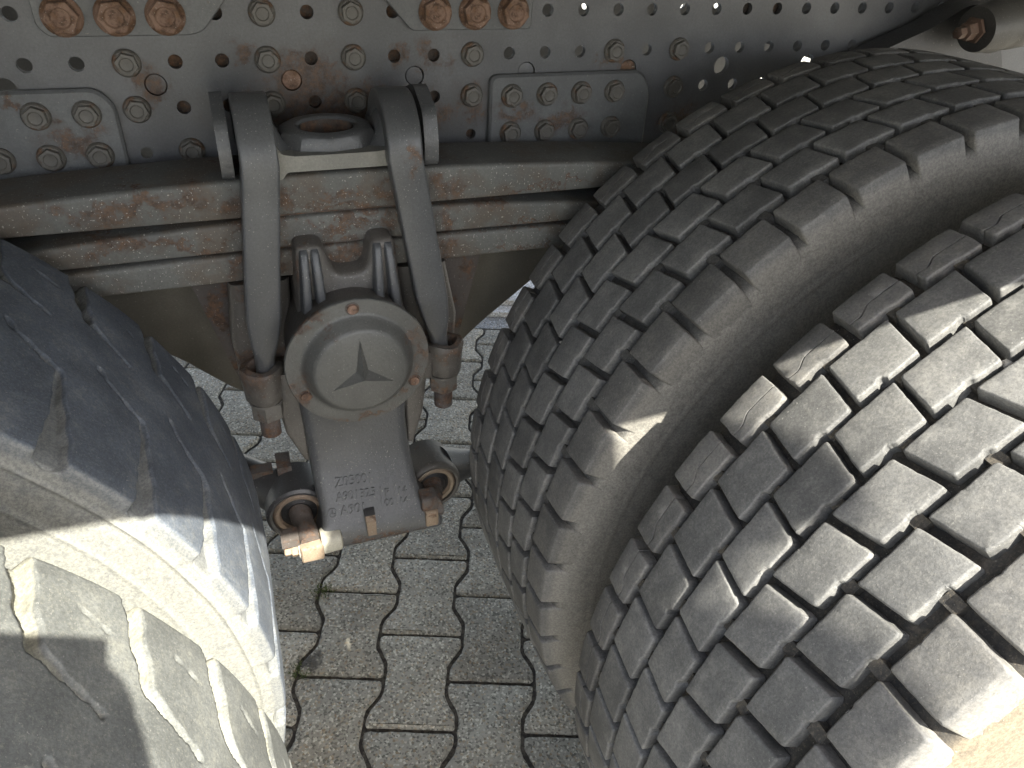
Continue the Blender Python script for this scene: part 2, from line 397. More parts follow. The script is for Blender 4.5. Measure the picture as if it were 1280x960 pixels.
CAST = metal('cast_paint', (.092, .095, .098), .06, [(.31, 0, .464, .14, .012)], .34, .7, cast=.3, bstr=.5)
CASTR = metal('cast_rusty', (.098, .090, .080), .12, [(.18, 0, .735, .05, .03), (.43, 0, .735, .05, .022), (.19, 0, .80, .03, .06), (.25, 0, .86, .02, .05), (.36, 0, .87, .02, .05), (.30, 0, .46, .14, .02), (.24, 0, .56, .02, .06)], .45, .7, cast=.3)
CAPM = metal('cap_paint', (.102, .102, .094), .12, [(.225, 0, .725, .025, .035), (.375, 0, .765, .018, .05), (.36, 0, .71, .02, .012), (.30, 0, .675, .09, .008), (.245, 0, .82, .03, .015)], .42, .5, cast=.3, bstr=.5)
DARKM = metal('dark_steel', (.05, .05, .052), .1, None, .4, .5)
GUSS = metal('bracket_paint', (.12, .108, .085), .10, [(.17, 0, .80, .06, .08)], .7, .2)
SHAFT = metal('rusty_shaft', (.10, .085, .075), .7, None, .7, .5)
TAN = metal('dusty_rust', (.28, .21, .145), .45, None, .75, .8)
CREAM = metal('bare_cast', (.48, .46, .38), .05, None, .7, .5)

# ------------------------------------------------------------------ frame rail
Z1 = 1.11
zr = {1: Z1, 2: Z1-.05, 3: Z1-.10, 4: Z1-.15}
holes = []; bolts = []
HR = .0078
row_b = {1: [5, 7], 2: [-2, 2, 5, 7, 10, 14, 16], 3: [2, 5, 7, 10, 16], 4: [3, 16]}
row_h = {1: [-3, -2, -1, 0, 4, 6, 8, 12, 13, 14, 15, 16, 17, 18, 19]+list(range(20, 36)),
         2: [-3, -1, 0, 1, 3, 4, 6, 8, 9, 11, 12, 13, 15]+list(range(17, 36)),
         3: [3, 4, 6, 8, 9, 15, 17, 18, 19, 20, 21, 22, 24, 26, 28], 4: [2, 10, 17, 18]}
for r in row_h:
    for i in row_h[r]: holes.append(circ(i*.05, zr[r], HR if r != 4 else .0068))
BIG = [(-.025, 1.036), (.125, 1.036), (.275, 1.036), (.425, 1.036), (.575, 1.037), (.725, 1.036), (.875, 1.036), (1.025, 1.036)]
for (x, z) in BIG: holes.append(circ(x, z, .0122, 24))
rail = ob_plate('frame_rail', [(-1.9, .87), (2.9, .87), (2.9, 1.149), (-1.9, 1.149)], holes, 0, .009, RAIL, truck, .002)
rail['label'] = 'grey perforated frame rail with rows of round holes and hex bolts'
bm = bmesh.new()  # flanges of the channel
box(bm, -1.9, 2.9, .0092, .08, 1.1395, 1.148); box(bm, -1.9, 2.9, .0092, .08, .871, .880)
link('flange', bm_mesh('flange', bm, RAIL), rail)
# inner reinforcement seen inside the shallow holes
bm = bmesh.new(); bm.free()
for q in ((.135, .535, .0125, .02, .885, 1.133), (.88, .99, .0125, .02, 1.09, 1.133), (.545, .74, .0125, .02, .885, 1.048)):
    bm = bmesh.new(); box(bm, *q); link('reinforcement_plate', bm_mesh('reinforcement_plate', bm, INNER), rail)
# plugs in the larger holes
for (x, z), m in zip(BIG, (None, RAIL, BOLTR, RAIL, RAIL, BOLTR, None, None)):
    if m:
        bm = bmesh.new(); revolve(bm, [(.0121, -.004), (.0119, .0005), (.0105, .0022), (.004, .0030)], 24, frame((x, .004, z), (0, -1, 0))); link('hole_plug', bm_mesh('hole_plug', bm, m), rail)
def hexbolt(flange, af, h, mat, dish=.5, seed=0):
    bm = bmesh.new(); n = 24; rr = random.Random(seed)
    revolve(bm, [(flange, 0), (flange, .0018), (flange*.97, .0028), (af*.6, .0046)], n)
    R_ = af/math.sqrt(3); a0 = rr.uniform(0, PI/3)
    def ring(s, z): return [(R_*s*math.cos(a0+k*PI/3), R_*s*math.sin(a0+k*PI/3), z) for k in range(6)]
    def sub(r):
        out = []
        for i in range(6):
            a, b = Vector(r[i]), Vector(r[(i+1) % 6]); out += [a, a.lerp(b, .5)]
        return out
    top = [sub(ring(1, .003)), sub(ring(1, h-.0012)), sub(ring(.94, h))]
    k = len(top[0]); rd = lambda rad, z: [(rad*math.cos(a0+2*PI*i/k), rad*math.sin(a0+2*PI*i/k), z) for i in range(k)]
    top += [rd(af*.36, h+.0002), rd(af*.30, h-.0012*dish*2), rd(af*.12, h-.0016*dish*2)]
    loops(bm, top)
    return bm_mesh('hex_bolt', bm, mat, 28)
HB = [hexbolt(.0150, .0215, .0105, BOLT, .5, k) for k in range(4)]
HBR = [hexbolt(.0205, .0300, .0140, BOLTR, .8, 9+k) for k in range(3)]
def put_bolt(name, lst, x, y, z, par):
    o = link(name, random.choice(lst), par, (x, y, z), (PI/2, random.uniform(-PI, PI), 0)); 
    o.rotation_euler = (Matrix.Rotation(PI/2, 3, 'X') @ Matrix.Rotation(random.uniform(-PI, PI), 3, 'Z')).to_euler(); return o
for r in row_b:
    for i in row_b[r]: put_bolt('hex_bolt', HB, i*.05, -.0002, zr[r], rail)
# plates bolted on
pa = ob_plate('splice_plate', round_poly([(.022, 1.1295), (.022, 1.100), (.032, 1.0885), (.172, 1.0885), (.186, 1.093), (.218, 1.1295)], [0, .006, .006, .006, .008, 0], 4), [], -.0075, .0073, PLATE, rail)
pb = ob_plate('splice_plate', round_poly([(.385, 1.1295), (.421, 1.0895), (.573, 1.0895), (.5755, 1.094), (.5765, 1.1295)], [0, .006, .004, .003, 0], 4), [], -.0075, .0073, PLATE, rail)
# these two carry on upward above the flange line
for i in (1, 2, 3): put_bolt('rusty_bolt', HBR, i*.05-.001, -.0077, Z1-.001, rail)
for i in (9, 10, 11): put_bolt('rusty_bolt', HBR, i*.05, -.0077, Z1, rail)
pc = ob_plate('gusset_plate', round_poly([(-.60, 1.037), (.064, 1.036), (.0795, 1.018), (.0795, .90), (-.60, .90)], [0, .014, .012, 0, 0], 5), [], -.0105, .0103, PLATE, rail, .003)
pd = ob_plate('gusset_plate', round_poly([(.5225, 1.0355), (.745, 1.0355), (.759, 1.006), (.759, .89), (.5225, .89)], [.013, .022, .012, 0, 0], 6), [], -.0105, .0103, PLATE, rail, .003)
for i in (-3, -2, -1, 0, 1):
    put_bolt('hex_bolt', HB, i*.05-.001, -.0107, zr[3], rail); put_bolt('hex_bolt', HB, i*.05+.002, -.0107, zr[4]+.004, rail)
for i in (11, 12, 13, 14):
    put_bolt('hex_bolt', HB, i*.05+.002, -.0107, zr[3], rail); put_bolt('hex_bolt', HB, i*.05+.002, -.0107, zr[4]+.002, rail)
# far rail and cross members
far = ob_plate('far_frame_rail', [(-1.9, .70), (.62, .70), (.75, .80), (1.50, .80), (1.60, .905), (2.9, .905), (2.9, 1.149), (-1.9, 1.149)], [circ(i*.05+.012, z, .010, 14) for i in range(20, 56) for z in (1.11, 1.06, 1.00, .95)], .76, .009, RAIL, truck, 0)
bm = bmesh.new()
bm.free()
for x0 in (-.75, 1.45):
    bm = bmesh.new(); box(bm, x0, x0+.12, .081, .75, .93, 1.10); link('cross_member', bm_mesh('cross_member', bm, RAIL), truck)
# load bed above the wheels
BEDM = metal('bed_paint', (.22, .22, .22), .1, None, .6, .2)
bm = bmesh.new(); box(bm, -2.6, 3.4, -.85, 1.60, 1.285, 1.40)
bev(bm, .01, 1)
bed = link('load_bed', bm_mesh('load_bed', bm, BEDM), truck)
for x0 in (-2.0, -1.2, -.4, .4, 1.2, 2.0, 2.8):
    bm = bmesh.new(); box(bm, x0-.03, x0+.03, -.78, 1.56, 1.225, 1.2835)
    if abs(x0) > 1.9: link('bed_bearer', bm_mesh('bed_bearer', bm, BEDM), bed)
    else: bm.free()

# ------------------------------------------------------------------ suspension
SYF, SYB = -.125, -.035
def leaf(name, ztop, k, zbot, kb, x0=-.42, x1=1.02, r=.0042):
    xs = np.linspace(x0, x1, 60); rings = []
    for x in xs:
        d = (x-.3); zt = ztop-k*d*d; zb = zbot-kb*d*d
        P = round_poly([(SYF, zb), (SYB, zb), (SYB, zt), (SYF, zt)], [r*.55, r, r, r*1.5], 3)
        rings.append([(x, y, z) for y, z in P])
    bm = bmesh.new(); loops(bm, rings); return link(name, bm_mesh(name, bm, LEAF, 50), truck)
leaf('spring_leaf', .9645, .10, .9195, .0)
leaf('spring_leaf', .9165, .14, .8800, .02)
leaf('spring_leaf', .8770, .05, .8430, .01)
# dark seams are real gaps; a thin liner between the leaves at the clamp
bm = bmesh.new(); box(bm, .20, .41, SYF+.006, SYB, .875, .925); link('spring_liner', bm_mesh('spring_liner', bm, SHAFT), truck)

def ubolt(xt, xm, xb, sgn):
    """flat forged U-bolt: front leg at y=-.15, over the top, back leg near the rail"""
    path = []  # (x, y, z, width, thick, normal angle)
    n0 = []
    for z in np.linspace(.715, .985, 16):
        t = (z-.715)/.27
        x = xb+(xm-xb)*min(1, t*2) if t < .5 else xm+(xt-xm)*(t-.5)*2
        w = .0225+(.0400-.0225)*max(0, min(1, (z-.745)/.055)); tk = .021+(.022-.021)*t
        path.append((x, -.150, z, w, tk, 0))
    R_ = .052
    for a in np.linspace(0, PI, 15)[1:]:
        path.append((xt+ (0.0), -.098-R_*math.cos(a) , .985+R_*.98*math.sin(a), .0390, .022, a))
    for z in (.96, .90, .80, .715):
        path.append((xt, -.046+.0, z, .03, .02, PI))
    rings = []
    for i, (x, y, z, w, tk, a) in enumerate(path):
        # tangent up for front leg; a is rotation about X
        prof = round_poly([(-w/2, -tk/2), (w/2, -tk/2), (w/2, tk/2), (-w/2, tk/2)], .0038 if w > .03 else .0100, 3)
        ca, sa = math.cos(a), math.sin(a)
        rings.append([(x+p, y+q*ca, z-q*sa) for p, q in prof])
    bm = bmesh.new(); loops(bm, rings)
    o = link('u_bolt', bm_mesh('u_bolt', bm, UB, 40), truck)
    return o
ubolt(.2185, .203, .190, -1); ubolt(.3745, .396, .4165, 1)
# upper clamp saddle
def loft_rect(bm, secs, axis='z', seg=3):
    rings = []
    for (t, a0, a1, b0, b1, r) in secs:
        P = round_poly([(a0, b0), (a1, b0), (a1, b1), (a0, b1)], r, seg)
        rings.append([(a, b, t) if axis == 'z' else (t, a, b) for a, b in P])
    loops(bm, rings)
bm = bmesh.new()
# base plate on the spring, with the bright front lip
front = [(.228, .964), (.241, .964), (.247, .972), (.360, .972), (.366, .964), (.380, .964), (.386, .985), (.380, 1.000), (.372, 1.002), (.364, .991), (.345, .989), (.257, .989), (.243, .992), (.238, 1.001), (.230, 1.001), (.224, .985)]
P = round_poly(front, .003, 3)
loops(bm, [[(x, -.139+.002, .980+(z-.980)*.93) for x, z in P], [(x, -.139, z) for x, z in P] and [(x, -.137, z) for x, z in P], [(x, -.03, z) for x, z in P]])
sad = link('clamp_saddle', bm_mesh('clamp_saddle', bm, metal('saddle_paint', (.21, .205, .18), .05, [(.232, 0, .968, .012, .008), (.376, 0, .968, .012, .008)], .5, .4), 40), truck)
bm = bmesh.new()  # body rising to the boss, grey
for (t) in (0,):
    secs = []
    prof = [(.228, 1.030, .014), (.236, 1.026, .012), (.248, 1.000, .010), (.258, .990, .004), (.30, .989, .004), (.342, .990, .004), (.352, 1.002, .010), (.362, 1.030, .012), (.372, 1.036, .014)]
    rings = []
    for (x, zt, r) in prof:
        yf = -.128 if .24 < x < .36 else -.134
        Q = round_poly([(yf, .983), (-.03, .983), (-.03, zt-.008), (yf+.022, zt), ], [.002, .002, .01, .012], 4)
        rings.append([(x, y, z) for y, z in Q])
    loops(bm, rings)
link('saddle_body', bm_mesh('saddle_body', bm, CAST, 50), sad)
bm = bmesh.new()  # round boss with its hole
Mb = frame((.299, -.088, .990), (0, -.12, 1))
def pol(a, k):   # k=1 flat sided, k=0 round
    st = 2*PI/10; b = (a+st*.5) % st-st/2; return (1-k)+k*math.cos(st/2)/math.cos(b)*1.02
loops(bm, [[Mb @ Vector((rx*pol(2*PI*i/40, k)*math.cos(2*PI*i/40), ry*pol(2*PI*i/40, k)*math.sin(2*PI*i/40), h)) for i in range(40)] for rx, ry, h, k in
           ((.0600, .0420, -.010, 1), (.0585, .0410, .000, 1), (.0525, .0370, .0145, 1), (.0505, .0355, .0165, .6), (.0470, .0325, .0182, 0), (.0410, .0280, .0190, 0), (.0345, .0235, .0187, 0), (.0315, .0210, .0165, 0), (.0300, .0200, -.004, 0))])
link('centre_boss', bm_mesh('centre_boss', bm, CAST, 22), sad)
bm = bmesh.new(); revolve(bm, [(.010, 0), (.010, .012), (.008, .014)], 16, frame((.305, -.088, .980), (0, -.2, 1))); link('centre_pin', bm_mesh('centre_pin', bm, BOLTR), sad)
bm = bmesh.new()
loops(bm, [[Mb @ Vector((rx*math.cos(2*PI*i/32), ry*math.sin(2*PI*i/32), h)) for i in range(32)] for rx, ry, h in ((.0300, .0200, .0160), (.0296, .0196, .0162), (.0290, .0190, .0150), (.0285, .0186, .0005))], cap=False)
bm.faces.new([v for v in bm.verts][-32:]); link('boss_recess', bm_mesh('boss_recess', bm, INNER, 30), sad)
bm = bmesh.new()  # facets on the boss front
for a in (-62, -22, 18, 58):
    pass
bm.free()
# outer cheeks of the saddle, outside the U-bolts
for (xa, xb_, sg) in ((.1795, .1925, -1), (.4015, .418, 1)):
    out = round_poly([(-.136, .972), (-.128, .966), (-.03, .966), (-.03, 1.030), (-.085, 1.048), (-.128, 1.028), (-.138, .995)], .010, 4)
    bm = bmesh.new(); loops(bm, [[(xa, y, z) for y, z in out], [((xb_), y, z) for y, z in out]]); bev(bm, .003, 3, 40)
    link('saddle_cheek', bm_mesh('saddle_cheek', bm, CAST, 45), sad)

# trunnion bracket: body with U notch, ribs, ears, cap
brk = None
bm = bmesh.new()
body = round_poly([(.238, .800), (.243, .893), (.274, .893), (.286, .853), (.322, .853), (.330, .893), (.358, .893), (.366, .800), (.392, .70), (.30, .66), (.214, .70)], [.02, .010, .010, .012, .012, .010, .010, .02, .02, .02, .02], 5)
if area2(body) < 0: body = body[::-1]
rings = []
for d, y in ((0, -.05), (0, -.150), (.0025, -.155), (.007, -.157)):
    rings.append([(x, y, z) for x, z in (inset2(body, d) if d else body)])
loops(bm, rings)
brk = link('trunnion_bracket', bm_mesh('trunnion_bracket', bm, CASTR, 50), truck)
for (x0t, x0b) in ((.2525, .247), (.2645, .268), (.337, .333), (.3495, .358)):   # raised ribs running down to the hub
    rings = []
    for z, t in ((.888, 0), (.883, .3), (.86, .6), (.82, .9), (.79, 1.0), (.765, 1)):
        x = x0b+(x0t-x0b)*(z-.765)/.123; w = .0056+.0026*t; yy = -.155-.017*t-.003
        Q = round_poly([(x-w, -.150), (x-w*.6, yy), (x+w*.6, yy), (x+w, -.150)], [0, .003, .003, 0], 3)
        rings.append([(a, b, z) for a, b in Q])
    bm = bmesh.new(); loops(bm, rings); link('bracket_rib', bm_mesh('bracket_rib', bm, CAST, 50), brk)
bm = bmesh.new()  # hub barrel behind the cap
HC = (.2985, -.05, .756)
revolve(bm, [(.079, 0), (.079, .12), (.083, .138), (.0835, .1465)], 56, frame(HC, (0, -1, 0)))
link('hub_barrel', bm_mesh('hub_barrel', bm, CASTR, 40), brk)
cap = None
bm = bmesh.new()
Mc = frame((.2985, -.1968, .756), (0, -1, 0), (0, 0, 1))
pr = [(.0845, 0), (.0868, .0012), (.0868, .0062), (.0858, .0075), (.0715, .0078), (.0685, .0080), (.0660, .0095), (.0625, .0155), (.0575, .0228), (.0550, .0254), (.052, .0266), (.030, .0270), (.010, .0270)]
rr = random.Random(3); n = 96
rings = []
for r, h in pr:
    rings.append([Mc @ Vector(((r+(math.sin(5*a*2*PI/n)*.0003+rr.gauss(0, .00018) if r > .08 else 0))*math.cos(2*PI*a/n), (r+(rr.gauss(0, .00018) if r > .08 else 0))*math.sin(2*PI*a/n), h)) for a in range(n)])
loops(bm, rings)
cap = link('hub_cap', bm_mesh('hub_cap', bm, CAPM, 30), truck); cap['label'] = 'round hub cap with a raised three pointed star'
# star emblem (raised ridges)
bm = bmesh.new(); sc = Vector((.2990, 0, .7535)); yb0 = -.2237
tips = [(.2985, .8030), (.2620, .7355), (.3365, .7365)]
vs = []
apex = bm.verts.new((sc.x, yb0-.0150, sc.z)); tipv = []; inn = []
for t in tips: tipv.append(bm.verts.new((t[0], yb0+.0004, t[1])))
for i in range(3):
    a, b = Vector((tips[i][0], 0, tips[i][1]))-sc, Vector((tips[(i+1) % 3][0], 0, tips[(i+1) % 3][1]))-sc
    m = (a.normalized()+b.normalized()).normalized()*.0090; inn.append(bm.verts.new((sc.x+m.x, yb0+.0006, sc.z+m.z)))
for i in range(3): bm.faces.new((apex, tipv[i], inn[i])); bm.faces.new((apex, inn[i], tipv[(i+1) % 3]))
bm.faces.new((tipv[0], inn[0], tipv[1], inn[1], tipv[2], inn[2])[::-1])
link('star_emblem', bm_mesh('star_emblem', bm, CAPM, 0), cap)
for (x, z) in ((.2955, .8320), (.2325, .7215), (.3655, .7200)):
    bm = bmesh.new(); revolve(bm, [(.0062, -.002), (.0062, .0030), (.0056, .0040)], 20, frame((x, -.2042, z), (0, -1, 0)))
    link('cap_pin', bm_mesh('cap_pin', bm, BOLTR), cap)
    bm = bmesh.new(); revolve(bm, [(.0078, -.001), (.0082, .0006), (.0078, .0010), (.0072, .0008)], 20, frame((x, -.2042, z), (0, -1, 0))); link('pin_seat', bm_mesh('pin_seat', bm, SHAFT), cap)
# ears that take the U-bolt legs
def ear(xc, ztop, zlow, xin, sg):
    yc = -.150
    bm = bmesh.new(); n = 32
    ri = .0150; pr = [(ri, -.045), (ri, 0.0), (.0185, .003), (.0255, .0015), (.0275, -.004), (.0262, -.012), (.0248, -.030), (.0240, -.044), (.0215, -.047)]
    rings = [[(xc+r*math.cos(2*PI*i/n), yc+r*math.sin(2*PI*i/n)*.92, ztop+h+.0018*math.sin(3*2*PI*i/n+xc*50)) for i in range(n)] for r, h in pr]
    loops(bm, rings, cap=False, closed=True)
    o = link('clamp_ear', bm_mesh('clamp_ear', bm, CASTR, 50), brk)
    bm = bmesh.new()  # web joining the ear to the hub
    z0, z1 = ztop-.043, ztop-.006
    a, b = (xc+sg*-.018, xin) if sg > 0 else (xin, xc+.018)
    loft_rect(bm, [(z0, min(a, b), max(a, b), -.168, -.10, .006), (z1, min(a, b), max(a, b), -.166, -.10, .006)])
    link('ear_web', bm_mesh('ear_web', bm, CASTR, 50), brk)
    # washer, nut, thread
    bm = bmesh.new(); revolve(bm, [(.021, 0), (.021, -.003)], 28, Matrix.Translation((xc, yc, ztop-.0475)))
    loops(bm, [[(xc+.0205*s*math.cos(k*PI/3+.35), yc+.0205*s*math.sin(k*PI/3+.35), z) for k in range(6)] for s, z in ((.95, ztop-.0508), (1, ztop-.0522), (1, ztop-.072), (.93, ztop-.0735))])
    link('clamp_nut', bm_mesh('clamp_nut', bm, BOLT, 30), brk)
    bm = bmesh.new(); pr = []; z = ztop-.0735
    while z > ztop-.103: pr += [(.0128, z), (.0118, z-.0010)]; z -= .0020
    pr += [(.0105, z), (.006, z-.0006)]
    revolve(bm, pr, 20, Matrix.Translation((xc, yc, 0))); link('thread_end', bm_mesh('thread_end', bm, SHAFT, 60), brk)
ear(.187, .737, 0, .235, -1); ear(.4185, .737, 0, .372, 1)
bm = bmesh.new()  # rough casting web behind the left U-bolt
loft_rect(bm, [(.70, .160, .235, -.12, -.05, .012), (.76, .158, .232, -.125, -.05, .012), (.835, .166, .236, -.12, -.05, .012)]); 
link('bracket_web', bm_mesh('bracket_web', bm, CASTR, 50), brk); bm = bmesh.new()
loft_rect(bm, [(.70, .370, .444, -.12, -.05, .012), (.76, .372, .446, -.125, -.05, .012), (.835, .366, .432, -.12, -.05, .012)])
link('bracket_web', bm_mesh('bracket_web', bm, CASTR, 50), brk)
# lower arm of the bracket, curving outward to the pin bar
secs = [(.735, .222, .378, -.160, -.06, .012), (.700, .2235, .374, -.158, -.07, .014), (.660, .2265, .368, -.153, -.08, .016), (.62, .2285, .366, -.1530, -.09, .016), (.585, .2295, .367, -.1590, -.10, .016),
        (.555, .2305, .369, -.1700, -.11, .015), (.530, .2315, .371, -.1840, -.13, .014), (.512, .2340, .375, -.1930, -.14, .012), (.498, .2330, .385, -.2020, -.15, .010), (.488, .2300, .395, -.2080, -.155, .008), (.476, .226, .400, -.2115, -.16, .007), (.464, .224, .400, -.2110, -.165, .006), (.460, .226, .398, -.2085, -.167, .005)]
bm = bmesh.new(); loft_rect(bm, [(z, a, b, c, d, r) for z, a, b, c, d, r in secs[::-1]], seg=5)
arm = link('lower_arm', bm_mesh('lower_arm', bm, CAST, 60), truck); arm['label'] = 'curved cast lower arm with raised casting numbers'
def arm_y(z):
    zs = [s[0] for s in secs][::-1]; ys = [s[3] for s in secs][::-1]; return float(np.interp(z, zs, ys))
# wings of the arm swept back at its top (seen either side of the neck)
for sg in (-1, 1):
    bm = bmesh.new()
    xs = (.232, .205, .196) if sg < 0 else (.368, .392, .402)
    loft_rect(bm, [(.575, min(xs[0], xs[0]+sg*.008), max(xs[0], xs[0]+sg*.008), -.145, -.08, .003), (.62, min(xs[0], xs[1]), max(xs[0], xs[1]), -.14, -.07, .005), (.69, min(xs[0], xs[2]), max(xs[0], xs[2]), -.135, -.06, .006)])
    link('arm_wing', bm_mesh('arm_wing', bm, CASTR, 50), arm)
# embossed casting marks
def emboss(txt, x, z, size, yaw_=0, slant=0, par=arm, mat=CAST, fy=arm_y, h=.0012, tiltz=0, rotz=0):
    cu = bpy.data.curves.new('mark', 'FONT'); cu.body = txt; cu.size = size; cu.extrude = h; cu.bevel_depth = .00025; cu.resolution_u = 3
    to = bpy.data.objects.new('tmp', cu); C.objects.link(to); dg = bpy.context.evaluated_depsgraph_get(); dg.update()
    me = bpy.data.meshes.new_from_object(to.evaluated_get(dg)); bpy.data.objects.remove(to)
    c, s = math.cos(rotz), math.sin(rotz)
    for v in me.vertices:
        a, b, d = v.co; a, b = a*c-b*s, a*s+b*c
        X, Z = x+a, z+b; Y = fy(Z)-d*1.0-.0002; v.co = (X, Y, Z)
    me.materials.clear(); me.materials.append(mat); me.name = 'casting_mark'
    return link('casting_mark', me, par)
emboss('Z05001', .2575, .5440, .0165, rotz=-.04)
emboss('A901325', .2555, .5265, .0150, rotz=-.04)
emboss('A901', .2590, .5085, .0165, rotz=-.04)
emboss('F', .3225, .5215, .0130, rotz=-.04); emboss('00', .3200, .5080, .0130, rotz=-.04)
emboss('14', .3405, .5200, .0130, rotz=-.04); emboss('14', .3405, .5060, .0130, rotz=-.04)
for x in (.3175, .3375):
    bm = bmesh.new()
    for z0, z1 in ((.5065, .5195), (.5195, .5335)): 
        pts = [(x-.0006, arm_y(z0)-.0009, z0), (x+.0006, arm_y(z0)-.0009, z0), (x+.0006, arm_y(z0)+.003, z0), (x-.0006, arm_y(z0)+.003, z0)]
        pt2 = [(x-.0006, arm_y(z1)-.0009, z1), (x+.0006, arm_y(z1)-.0009, z1), (x+.0006, arm_y(z1)+.003, z1), (x-.0006, arm_y(z1)+.003, z1)]
        loops(bm, [pts, pt2])
    link('casting_line', bm_mesh('casting_line', bm, CAST, 0), arm)
def ring_mark(x, z, r, par, mat, fy, star=False, h=.0009):
    bm = bmesh.new(); n = 28
    prof = [(r-.0009, 0), (r-.0006, h), (r+.0006, h), (r+.0009, 0)]
    loops(bm, [[(x+q*math.cos(2*PI*i/n), fy(z+q*math.sin(2*PI*i/n))-hh-.0001, z+q*math.sin(2*PI*i/n)) for i in range(n)] for q, hh in prof], cap=False)
    if star:
        for k in range(3):
            a = PI/2+k*2*PI/3; d = Vector((math.cos(a), 0, math.sin(a))); s = Vector((-d.z, 0, d.x))
            c0 = Vector((x, 0, z)); p = [c0+s*.0012, c0+d*r, c0-s*.0012, c0+d*r*.1]
            vs = [bm.verts.new((q.x, fy(q.z)-.0002-(.0012 if i == 3 else 0), q.z)) for i, q in enumerate(p)]
            bm.faces.new((vs[0], vs[1], vs[3])); bm.faces.new((vs[1], vs[2], vs[3]))
    return link('casting_emblem', bm_mesh('casting_emblem', bm, mat, 0), par)
ring_mark(.2480, .5130, .0055, arm, CAST, arm_y, True)
# square lug hanging on the arm
bm = bmesh.new(); loft_rect(bm, [(.478, .291, .303, -.2165, -.20, .001), (.500, .290, .304, -.2130, -.19, .001), (.5065, .290, .304, -.206, -.185, .001)]); link('lug', bm_mesh('lug', bm, TAN, 30), arm)
bm = bmesh.new(); loft_rect(bm, [(.5068, .2895, .3045, -.207, -.185, .001), (.5105, .2895, .3045, -.200, -.18, .001)]); link('lug_recess', bm_mesh('lug_recess', bm, DARKM, 30), arm)
# bottom clamp bar ends
def barpart(name, x0, x1, z0, z1, y0, y1, mat, taper=0, rr_=.005):
    bm = bmesh.new(); Q = lambda s: round_poly([(y0, z0), (y1, z0), (y1, z1), (y0, z1)], rr_, 3)
    cyy, czz = (y0+y1)/2, (z0+z1)/2
    rings = []
    for x, s in ((x0, .9), (x0+.002, 1), (x1-.002, 1-taper*.3), (x1, .9-taper)):
        rings.append([(x, cyy+(y-cyy)*s, czz+(z-czz)*s) for y, z in Q(1)])
    loops(bm, rings); return link(name, bm_mesh(name, bm, mat, 40), arm)
barpart('pin_clamp', .1985, .2290, .459, .487, -.224, -.19, TAN)
barpart('pin_clamp_cast', .2275, .2560, .463, .493, -.2225, -.19, CREAM, .25, .010)
bm = bmesh.new(); revolve(bm, [(.0100, 0), (.0105, .001), (.0105, .010), (.0098, .0112), (.0075, .0112), (.0075, .020), (.006, .021)], 6, frame((.1985, -.207, .474), (-1, 0, 0))); link('clamp_bolt', bm_mesh('clamp_bolt', bm, TAN, 30), arm)
bm = bmesh.new(); revolve(bm, [(.0135, 0), (.0135, .002)], 24, frame((.1985, -.207, .474), (-1, 0, 0))); link('washer', bm_mesh('washer', bm, CREAM, 30), arm)
bm = bmesh.new(); box(bm, .176, .199, -.215, -.19, .487, .499); bev(bm, .002, 2); link('clamp_tab', bm_mesh('clamp_tab', bm, SHAFT), arm)
barpart('pin_clamp', .3745, .3925, .468, .497, -.216, -.185, TAN)
barpart('pin_head', .3700, .3930, .497, .520, -.214, -.185, SHAFT)
bm = bmesh.new(); revolve(bm, [(.0115, 0), (.0120, .001), (.0120, .009), (.010, .010)], 6, frame((.3925, -.20, .489), (1, 0, 0))); link('clamp_bolt', bm_mesh('clamp_bolt', bm, SHAFT, 30), arm)
# torque rods: eye, rubber bush, ring, pin
RUBB = rubber('bush_rubber', (.018, .018, .019), (.14, .12, .1), .12, .45)
def eye(name, c, ax, ro, pin_to, ring_m, hm=None):
    hm = hm or DARKM
    M = frame(c, ax)
    bm = bmesh.new(); revolve(bm, [(ro*.86, -.040), (ro, -.036), (ro, .020), (ro*.97, .026), (ro*.88, .029), (ro*.80, .028), (ro*.78, .020), (ro*.5, .018)], 48, M)
    o = link(name, bm_mesh(name, bm, hm, 40), truck)
    bm = bmesh.new(); revolve(bm, [(ro*.79, .015), (ro*.78, .0245), (ro*.70, .0275), (ro*.60, .0265), (ro*.56, .020), (ro*.5, .018)], 40, M); link('bush_ring', bm_mesh('bush_ring', bm, ring_m, 50), o)
    bm = bmesh.new(); revolve(bm, [(ro*.56, .012), (ro*.54, .0225), (ro*.42, .025), (ro*.33, .022), (ro*.2, .02)], 36, M); link('bush_rubber', bm_mesh('bush_rubber', bm, RUBB, 50), o)
    bm = bmesh.new(); a = M @ Vector((0, 0, .015)); b = Vector(pin_to); 
    pts = [a.lerp(b, t) for t in (0, .3, .33, .55, .58, .8, .83, 1)]
    tube(bm, pts, [.0155, .0155, .0142, .0142, .0152, .0150, .0140, .0140], 22); link('pin', bm_mesh('pin', bm, SHAFT, 40), o)
    return o
e1 = eye('torque_rod_eye', (.207, -.128, .486), (-.04, -1, .03), .046, (.213, -.212, .484), metal('ring_dusty', (.22, .165, .12), .35, None, .6, .6))
bm = bmesh.new(); tube(bm, [(.19, -.11, .49), (.12, -.04, .505), (-.1, .2, .55), (-.35, .45, .60)], [.034, .024, .021, .021], 20); link('rod', bm_mesh('rod', bm, DARKM), e1)
bm = bmesh.new(); box(bm, .150, .180, -.100, -.080, .520, .530)
_ = box(bm, .186, .206, -.11, -.075, .522, .540); bev(bm, .002, 1); link('rod_tab', bm_mesh('rod_tab', bm, SHAFT), e1)
e2 = eye('torque_rod_eye', (.402, -.128, .487), (.05, -1, .03), .042, (.386, -.205, .500), metal('ring_tan', (.26, .20, .14), .25, None, .6, .6), metal('dusty_steel', (.085, .078, .068), .3, None, .55, .5))
